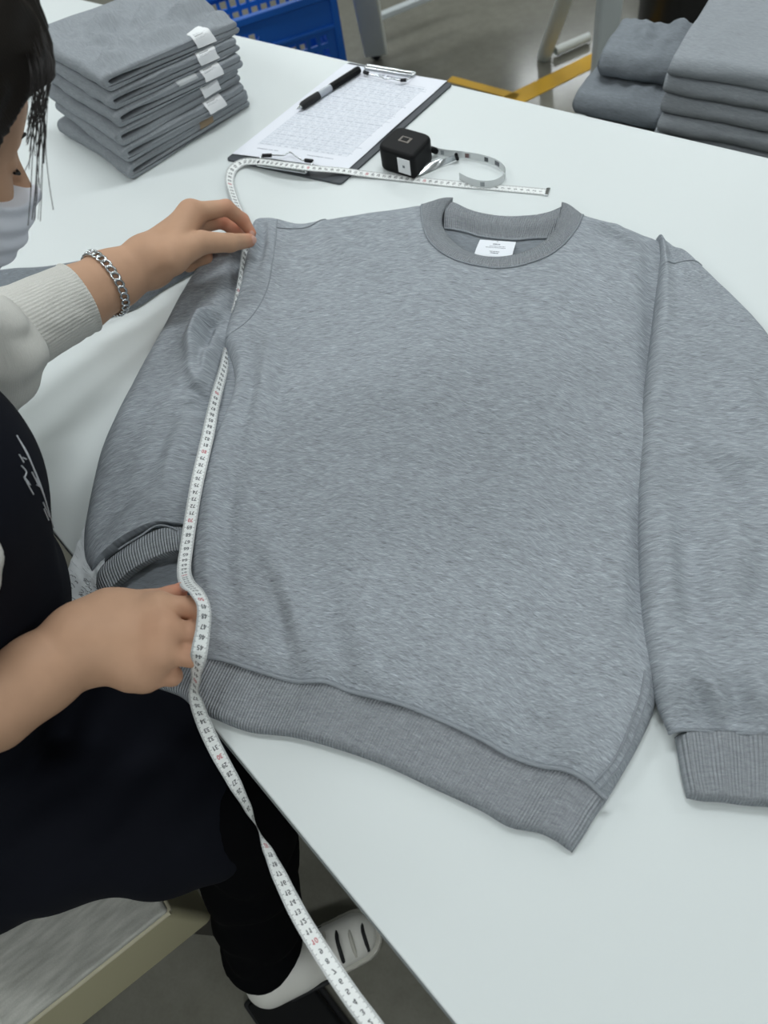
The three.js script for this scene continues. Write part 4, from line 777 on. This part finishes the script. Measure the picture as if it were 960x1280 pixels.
  const warmA = [[a.iD.p, 0.018, 1.1], [a.iT.p, 0.014, 1.4], [a.mP.p, 0.02, 1.5], [a.mD.p, 0.018, 1.5], [a.tT.p, 0.016, 0.9], [a.rP.p, 0.02, 1.0], [a.iP.p, 0.014, 0.8], [a.iM.p, 0.016, 0.4]], warmB = [[b.iP.p, 0.02, 0.35], [b.mP.p, 0.02, 0.35], [b.rP.p, 0.02, 0.35], [b.tT.p, 0.02, 1.3], [b.mM.p, 0.02, 0.3], [b.rM.p, 0.02, 0.2], [b.pP.p, 0.02, 0.3]];
  const bA = boundsOf(Object.entries(a).filter(([k]) => k !== 'elbow').map((e) => e[1]), 0.012), bB = boundsOf(Object.entries(b).filter(([k]) => k !== 'elbow').map((e) => e[1]), 0.012);
  const bH = new THREE.Box3(); for (const f of [-0.13, 0.13]) for (const u of [-0.24, 0.15]) for (const r of [-0.11, 0.11]) bH.expandByPoint(H(f, u, r));
  const bT = boundsOf([neckP, chestUp, chest, belly, pelvis, shL, shR, hipR, hipL, kneeR, kneeL, ankR, ankL, { p: a.elbow.p, r: 0.05 }, { p: b.elbow.p, r: 0.05 }, a.mid, b.mid], 0.03);
  const bodyGeo = mergeGeometries([tint(netMesh(coarse, bT.min, bT.max, 0.014), []), tint(netMesh(skinA, bA.min, bA.max, 0.0026), warmA), tint(netMesh(skinB, bB.min, bB.max, 0.003), warmB), tint(netMesh(headField, bH.min, bH.max, 0.0035), [])]);
  const skinBump = dataTex(256, 256, () => { const v = 118 + rnd() * 40; return [v, v, v]; }, false, 1 / 0.06, 1 / 0.06);
  const skin = new THREE.MeshPhysicalMaterial({ vertexColors: true, roughness: 0.55, specularIntensity: 0.4, bumpMap: skinBump, bumpScale: 0.00012, sheen: 0.15, sheenColor: new THREE.Color(0xd8a080), sheenRoughness: 0.6 });
  const body = mesh('body', local(bodyGeo), skin, woman);
  // fingernails that show
  const nailMat = new THREE.MeshPhysicalMaterial({ color: new THREE.Color().setRGB(0.62, 0.36, 0.29), roughness: 0.3, clearcoat: 0.4 });
  const nail = (joint, tip, w, l) => {
    const dir = tip.p.clone().sub(joint.p).normalize(), out = EYE.clone().sub(tip.p); out.addScaledVector(dir, -out.dot(dir)).normalize();
    const c = tip.p.clone().addScaledVector(dir, tip.r * 0.05).addScaledVector(out, tip.r * 0.86), side = V().crossVectors(dir, out);
    const g = new THREE.SphereGeometry(1, 18, 12).scale(w / 2, l / 2, 0.0022); g.applyMatrix4(new THREE.Matrix4().makeBasis(side, dir, out).setPosition(c)); mesh('fingernail', local(g), nailMat, body);
  };
  nail(a.tI, a.tT, 0.0115, 0.0135); nail(a.iD, a.iT, 0.008, 0.010); nail(b.tI, b.tT, 0.009, 0.010);

  // eyelashes and brow
  const dark = std(0x0d0a09, 0.7);
  for (const s of [1, -1]) {
    mesh('eyelashes', local(tube([H(0.084, -0.010, 0.020 * s), H(0.090, -0.013, 0.031 * s), H(0.080, -0.011, 0.043 * s)], 0.0014, 16, 6)), dark, body);
    mesh('eyebrow', local(tube([H(0.094, 0.017, 0.012 * s), H(0.091, 0.022, 0.028 * s), H(0.076, 0.018, 0.045 * s)], 0.0015, 16, 6)), dark, body);
  }
  // hair
  const hairTex = dataTex(256, 256, (i) => { const v = 20 + (Math.sin(i * 0.7) + Math.sin(i * 1.9)) * 7 + rnd() * 14; return [v + 9, v + 4, v]; }, true, 22, 22);
  const hairMat = new THREE.MeshPhysicalMaterial({ map: hairTex, roughness: 0.5, specularIntensity: 0.5 });
  const hairField = (x, y, z) => {
    const p = toHead(x, y, z), q = [p[0], p[1], Math.abs(p[2])];
    let d = ell(p, [-0.006, 0.042, 0], [0.107, 0.108, 0.090]);
    d = smin(d, ell(q, [-0.03, -0.04, 0.062], [0.055, 0.10, 0.03]), 0.03);
    d = smin(d, ell(p, [0.037, 0.112, 0.01], [0.050, 0.056, 0.066]), 0.03);
    d = smin(d, ell(q, [0.072, 0.062, 0.052], [0.022, 0.055, 0.018]), 0.02);
    d = smin(d, ell(p, [-0.125, 0.07, 0], [0.05, 0.05, 0.05]), 0.02);
    const ribs = 0.0016 * Math.sin(p[2] * 420 + 9 * noise.noise(p[0] * 20, p[1] * 20, 2)) + 0.003 * noise.noise(p[0] * 25, p[1] * 14, p[2] * 60);
    const clear = ell(p, [0.112, 0.002, 0], [0.088, 0.094, 0.11]);      // the open face
    return Math.max(d + ribs, -clear);
  };
  const bHair = new THREE.Box3(); for (const f of [-0.19, 0.14]) for (const u of [-0.16, 0.18]) for (const r of [-0.12, 0.12]) bHair.expandByPoint(H(f, u, r));
  const hair = mesh('hair', local(netMesh(hairField, bHair.min, bHair.max, 0.0042)), hairMat, woman);
  const strands = [];
  const strand = (pts, r) => strands.push(new THREE.TubeGeometry(curveOf(pts), 18, r, 5, false));
  for (let k = 0; k < 60; k++) {                          // fringe hanging past the brow
    const x0 = 36 + rnd() * 30, d = 0.60 + rnd() * 0.045, e = 46 + (rnd() - 0.5) * 26, end = 150 + rnd() * rnd() * 75;
    strand([al(x0 - 8, 40 + rnd() * 20, d + 0.01), al(x0 + 1, 85, d), al(lerp(x0, e, 0.4) + 2, lerp(85, end, 0.45), d), al(lerp(x0, e, 0.8), lerp(85, end, 0.8), d), al(e + (rnd() - 0.5) * 6, end, d)], 0.00018 + rnd() * 0.0002);
  }
  for (let k = 0; k < 10; k++) {                          // long loose wisps beside the cheek
    const px = 42 + rnd() * 14, d0 = 0.615 + rnd() * 0.02, bx = (rnd() - 0.5) * 26, by = 210 + rnd() * 75;
    strand([al(px - 2, 120, d0), al(px + rnd() * 4, 155, d0), al(px + bx * 0.3, 190, d0), al(px + bx * 0.7, lerp(190, by, 0.6), d0), al(px + bx * 1.1, by, d0)], 0.0002 + rnd() * 0.00018);
  }
  const st = mesh('hair_strands', local(merge(strands)), std(0x17110f, 0.5), woman); st.userData.kind = 'stuff'; st.userData.label = 'loose dark hair strands';
  // mask
  const maskField = (x, y, z) => { const p = toHead(x, y, z); const d = smin(face(p), ell(p, [0.045, -0.065, 0], [0.066, 0.055, 0.056]), 0.03) - 0.005 - 0.0015 * Math.sin(p[1] * 300) * smooth(0.0, 0.05, p[0]); return Math.max(d, p[1] + 0.033 - 0.09 * (0.1 - Math.abs(p[2])) * 0.8 + 0.005, -p[1] - 0.125, 0.012 - p[0]); };
  mesh('face_mask', local(netMesh(maskField, bH.min, bH.max, 0.0034)), std(0xe8ebf4, 0.85), woman).userData.label = 'pale face mask';

  // cardigan: sleeves, rib cuff, shoulders
  const creamTex = dataTex(256, 256, (i, j) => { const v = 204 + (rnd() - 0.5) * 14; return [v, v - 1, v - 7]; }, true, 1 / 0.09, 1 / 0.09);
  const knitBump = dataTex(128, 128, (i, j) => { const v = 128 + 70 * Math.sin(i / 128 * Math.PI * 2 * 24) * Math.sin(j / 128 * Math.PI * 2 * 16); return [v, v, v]; }, false, 1 / 0.06, 1 / 0.06);
  const cream = new THREE.MeshPhysicalMaterial({ map: creamTex, roughness: 1, bumpMap: knitBump, bumpScale: 0.0005, sheen: 0.3, sheenRoughness: 0.7, sheenColor: new THREE.Color(0xffffff), specularIntensity: 0.2 });
  const sl = [J(-150, 500, 0.19, 98), J(-60, 455, 0.165, 82), J(-8, 437, 0.15, 62)];
  const cardFields = [...chain(...sl), ...chain(chestUp, { p: shL.p, r: 0.075 }, { p: a.elbow.p, r: 0.07 }, sl[1]), ...chain(chestUp, { p: shR.p, r: 0.075 }, { p: b.elbow.p, r: 0.072 }), ...chain(J(-100, 655, 0.27, 56), J(-66, 712, 0.25, 54), J(-120, 790, 0.22, 54))];
  cardFields.push(capsule({ p: neckP.p.clone().lerp(chestUp.p, 0.55), r: 0.074 }, { p: chestUp.p, r: 0.104 }));
  const card = union(cardFields, 0.03);
  const cardField = (x, y, z) => card(x, y, z) + 0.006 * Math.sin((x * 0.9 - z * 0.4 + y) * 95 + 3 * noise.noise(x * 16, y * 16, z * 16)) * (0.5 + 0.5 * noise.noise(x * 9, y * 9, z * 9));
  const bC = boundsOf([sl[0], sl[1], sl[2], shL, shR, chestUp, { p: a.elbow.p, r: 0.08 }, { p: b.elbow.p, r: 0.08 }, J(-62, 715, 0.25, 66)], 0.05);
  const cardigan = mesh('cardigan', local(netMesh(cardField, bC.min, bC.max, 0.007)), cream, woman);
  {
    // ribbed cuff: a sleeve of rings along the forearm, hollow at the wrist
    const ax = [J(-40, 442, 0.150, 60), J(8, 418, 0.138, 54), J(45, 400, 0.130, 49), J(80, 382, 0.121, 45), J(99, 373, 0.116, 43)], c = curveOf(ax.map((q) => q.p)), n = 44, m = 264, pos = [], uv = [], idx = [];
    const rad = (t) => { const k = Math.min(3, Math.floor(t * 4)), f = t * 4 - k; return lerp(ax[k].r, ax[k + 1].r, f); };
    for (let j = 0; j <= n + 6; j++) {
      const t = Math.min(1, j / n), p = c.getPoint(t), T = c.getTangent(t), s = V().crossVectors(T, V(0, 1, 0)).normalize(), w = V().crossVectors(s, T).normalize(), back = j > n ? (j - n) / 6 : 0;
      if (back) p.addScaledVector(T, -0.02 * Math.max(0, back - 0.3));
      for (let i = 0; i < m; i++) { const th = i / m * Math.PI * 2, r = rad(t) * (1 + 0.02 * Math.sin(th * 2 + t * 3)) + 0.00035 * Math.sin(i / 4 * Math.PI * 2 + 0.8) * (back ? 0 : 1) - 0.004 * Math.min(1, back * 2) + 0.0012 * smooth(0.93, 1, t) * (1 - back) + 0.0012 * noise.noise(th * 2, t * 9, 3); pos.push(p.x + (s.x * Math.cos(th) + w.x * Math.sin(th)) * r, p.y + (s.y * Math.cos(th) + w.y * Math.sin(th)) * r, p.z + (s.z * Math.cos(th) + w.z * Math.sin(th)) * r); uv.push(i / m * 0.2, t * 0.12); }
    }
    for (let j = 0; j < n + 6; j++) for (let i = 0; i < m; i++) { const q = j * m + i, r = j * m + (i + 1) % m; idx.push(q, q + m, r, r, q + m, r + m); }
    const g = new THREE.BufferGeometry(); g.setAttribute('position', new THREE.Float32BufferAttribute(pos, 3)); g.setAttribute('uv', new THREE.Float32BufferAttribute(uv, 2)); g.setIndex(idx); g.computeVertexNormals();
    mesh('ribbed_cuff', local(g), cream, cardigan);
  }
  // apron: bib and skirt over trunk and thighs
  const cloth = (x, y, z) => 0.0045 * noise.noise(x * 9, y * 9, z * 9) + 0.003 * Math.sin((x * 0.8 + z * 1.1 - y * 0.3) * 62 + 2.5 * noise.noise(x * 8, y * 8, z * 8)) * smooth(0.75, 0.55, y);
  const big = (j, k) => ({ p: j.p, r: j.r + k });
  const apronParts = [...chain(big(chestUp, -0.01), big(chest, 0.012), big(belly, 0.014), big(pelvis, 0.02)), ...chain(big(pelvis, 0.01), big(hipR, 0.016), { p: kneeR.p.clone().lerp(hipR.p, 0.12), r: 0.083 }), ...chain(big(pelvis, 0.0), big(hipL, 0.016), { p: kneeL.p.clone().lerp(hipL.p, 0.25), r: 0.085 }), capsule({ p: kneeR.p.clone().lerp(hipR.p, 0.25).add(V(0, -0.01, 0)), r: 0.075 }, { p: kneeL.p.clone().lerp(hipL.p, 0.3), r: 0.08 })];
  apronParts.push(capsule(J(-12, 720, 0.03, 0.077, true), J(-40, 840, -0.04, 0.09, true)));
  const apron0 = union(apronParts, 0.06), apronField = (x, y, z) => Math.max(apron0(x, y, z) + cloth(x, y, z), y > TY - 0.04 ? -1 : -1);
  const navy = new THREE.MeshPhysicalMaterial({ color: new THREE.Color().setRGB(0.0065, 0.0075, 0.0125), roughness: 0.85, specularIntensity: 0.25 });
  const bAp = boundsOf([chestUp, chest, belly, pelvis, hipR, hipL, kneeR, kneeL], 0.06);
  const apron = mesh('apron', local(netMesh(apronField, bAp.min, bAp.max, 0.009)), navy, woman); apron.userData.label = 'navy black apron';
  {
    // worn white print on the bib: short threads laid on the cloth
    const out = [], proj = (px, py) => { const d = ray(px, py).normalize(), p = EYE.clone(); for (let i = 0; i < 60; i++) { const s = apronField(p.x, p.y, p.z); if (s < 0.0006) return p; p.addScaledVector(d, s * 0.8); if (p.distanceTo(EYE) > 2) return null; } return p; };
    const lines = [[[21, 544], [36, 572], [50, 604], [60, 636], [67, 660]], [[24, 549], [34, 566], [43, 588], [52, 612]], [[24, 568], [30, 578]], [[27, 582], [33, 590], [31, 598], [38, 606]], [[30, 596], [36, 603]], [[33, 602], [42, 618]], [[45, 598], [52, 612], [58, 628]], [[40, 590], [48, 606]], [[54, 628], [62, 646]], [[55, 636], [61, 650]], [[28, 572], [33, 574]], [[46, 606], [51, 609]]];
    for (const l of lines) { const q = l.map((p) => proj(p[0], p[1])).filter(Boolean); if (q.length > 1) out.push(new THREE.TubeGeometry(curveOf(q), 24, 0.00065, 5, false)); }
    if (out.length) mesh('bib_print', local(merge(out)), std(0xc3c7cc, 0.8), apron).userData.label = 'worn white print';
  }
  // trousers and shoes
  const trouser = [...chain(big(hipR, 0.008), big(kneeR, 0.012), { p: ankR.p.clone().lerp(kneeR.p, 0.15), r: 0.062 }), ...chain(big(hipL, 0.008), big(kneeL, 0.012), { p: ankL.p.clone().lerp(kneeL.p, 0.15), r: 0.062 })];
  const bTr = boundsOf([hipR, hipL, kneeR, kneeL, { p: ankR.p.clone().lerp(kneeR.p, 0.15), r: 0.06 }, { p: ankL.p.clone().lerp(kneeL.p, 0.15), r: 0.06 }], 0.04), tr = union(trouser, 0.02);
  mesh('trousers', local(netMesh((x, y, z) => tr(x, y, z) + 0.004 * Math.sin(y * 60 + 4 * noise.noise(x * 10, y * 10, z * 10)), bTr.min, bTr.max, 0.01)), new THREE.MeshPhysicalMaterial({ color: new THREE.Color().setRGB(0.0032, 0.0034, 0.0042), roughness: 0.95, specularIntensity: 0.1 }), woman).userData.label = 'black trousers';
  const shoeMat = std(0xd9d8d2, 0.6), sole = std(0xbfbdb4, 0.7), mark = std(0x16171a, 0.7);
  const shoe = (heel, toe) => {
    const dir = toe.clone().sub(heel).setY(0), len = dir.length(); dir.normalize(); const side = V(dir.z, 0, -dir.x), q = (x, y, z) => { const dx = x - heel.x, dz = z - heel.z; return [dx * dir.x + dz * dir.z, y, dx * side.x + dz * side.z]; };
    const up = (x, y, z) => { const p = q(x, y, z); let d = seg(p, [0.045, 0.05, 0], [len - 0.055, 0.038, 0.006], 0.04, 0.036); d = smin(d, seg(p, [0.05, 0.085, 0], [0.10, 0.075, 0], 0.036, 0.035), 0.03); return Math.max(d, 0.022 - y); };
    const so = (x, y, z) => { const p = q(x, y, z); return Math.max(seg([p[0], 0, p[2]], [0.048, 0, 0], [len - 0.055, 0, 0.006], 0.045, 0.043), Math.abs(y - 0.014) - 0.0125); };
    const lo = V(Math.min(heel.x, toe.x) - 0.07, -0.01, Math.min(heel.z, toe.z) - 0.07), hi = V(Math.max(heel.x, toe.x) + 0.07, 0.15, Math.max(heel.z, toe.z) + 0.07);
    const s = mesh('shoe', local(netMesh(up, lo, hi, 0.006)), shoeMat, woman); s.userData.label = 'white sneaker';
    mesh('sole', local(netMesh(so, lo, hi, 0.006)), sole, s);
    const W = (l, y, w) => heel.clone().addScaledVector(dir, l).addScaledVector(side, w).setY(y);
    for (let k = 0; k < 4; k++) { const l = 0.15 + k * 0.022, y = 0.083 - k * 0.006; mesh('lace', local(tube([W(l, y - 0.016, -0.024), W(l + 0.003, y + 0.002, -0.010), W(l + 0.004, y + 0.004, 0.006), W(l + 0.006, y - 0.014, 0.028)], 0.0034, 14, 7)), k % 2 ? mark : sole, s); }
    for (const w of [-1, 1]) mesh('side_stripe', local(tube([W(0.06, 0.03, 0.041 * w), W(0.10, 0.05, 0.0405 * w), W(0.15, 0.04, 0.0395 * w)], 0.004, 14, 7)), mark, s);
  };
  const heelR = at(318, 1238, 0), toeR = at(486, 1158, 0); shoe(heelR, toeR);
  const hl = V(ankL.p.x - 0.05, 0, ankL.p.z + 0.03); shoe(hl, hl.clone().add(V(0.22, 0, -0.14)));

  // bracelet: a curb chain round the left wrist
  {
    const t = thing('bracelet', 'silver curb-chain bracelet round the wrist of the raised hand', 'bracelet', a.bra.p.clone());
    const P = J(133, 356, 0.107, 34).p, T = a.wrist.p.clone().sub(a.fore.p).normalize(), s = V().crossVectors(T, V(0, 1, 0)).normalize(), w = V().crossVectors(s, T).normalize(), N = 27;
    const g0 = new THREE.TorusGeometry(0.0058, 0.0023, 8, 18).scale(1, 0.74, 1);
    for (let k = 0; k < N; k++) {
      const th = k / N * Math.PI * 2; let dir = s.clone().multiplyScalar(Math.cos(th)).addScaledVector(w, Math.sin(th)), r = 0.02;
      for (let i = 0; i < 40; i++) { const q = P.clone().addScaledVector(dir, r); const d = skinA(q.x, q.y, q.z); if (d > 0.0022) break; r += Math.max(0.0008, 0.0022 - d) * 0.9; }
      const c = P.clone().addScaledVector(dir, r).addScaledVector(T, 0.004 * Math.sin(th + 0.6)), tan = V().crossVectors(T, dir).normalize(), ax = tan.clone().multiplyScalar(0.86).addScaledVector(T, 0.5).normalize();
      const nn = dir.clone().applyAxisAngle(tan, 0.25), bi = V().crossVectors(nn, ax).normalize();
      mesh('link', g0.clone().applyMatrix4(new THREE.Matrix4().makeBasis(ax, bi, nn).setPosition(c.sub(a.bra.p))), chrome, t);
    }
  }
}
// stool under the woman and the pedal on the floor
{
  const y = 0.45, C = at(203, 1138, y), D = at(20, 1283, y), e = D.clone().sub(C).setY(0).normalize(), n = V(-e.z, 0, e.x); if (n.x > 0) n.negate();
  const w = 0.46, turn = Math.atan2(-e.z, e.x), o = C.clone().addScaledVector(e, w / 2 - 0.004).addScaledVector(n, w / 2 - 0.004), t = thing('stool', 'khaki boxy stool with worn grey cover under the seated woman', 'stool', V(o.x, 0, o.z)); t.rotation.y = turn;
  const grain = dataTex(256, 256, (i, j) => { const v = 172 + 20 * fbm(i / 50, j / 9, 4.2, 3) + (rnd() - 0.5) * 10; return [v, v, v - 7]; }, true, 2, 2);
  mesh('seat', box(w, 0.012, w, 0, y - 0.006, 0, 0.005), new THREE.MeshStandardMaterial({ map: grain, roughness: 0.7 }), t).userData.label = 'worn grey cover';
  const kh = std(0xb0aa8c, 0.85);
  mesh('cushion', box(w - 0.006, 0.2, w - 0.006, 0, y - 0.112, 0, 0.012), kh, t);
  mesh('piping', merge([[-1, -1, 1, -1], [1, -1, 1, 1], [1, 1, -1, 1], [-1, 1, -1, -1]].map((q) => tube([V(q[0] * w / 2, y - 0.012, q[1] * w / 2), V(q[2] * w / 2, y - 0.012, q[3] * w / 2)], 0.004, 4, 8))), std(0xc0baa2, 0.8), t);
  for (const [i, k] of [[-1, -1], [1, -1], [1, 1], [-1, 1]]) mesh('leg', box(0.04, y - 0.212, 0.04, i * (w / 2 - 0.04), (y - 0.212) / 2, k * (w / 2 - 0.04), 0.004), std(0x3a3833, 0.6), t);
  const p = at(368, 1272, 0.04), q = thing('foot_pedal', 'flat black foot pedal on the floor beside the white sneaker', 'pedal', V(p.x, 0, p.z)); q.rotation.y = 0.55;
  mesh('base', box(0.12, 0.02, 0.16, 0, 0.01, 0, 0.006), blackRubber, q); mesh('treadle', box(0.105, 0.014, 0.145, 0, 0.03, 0.002, 0.006), blackPlastic, q);
}
renderer.render(scene, camera);
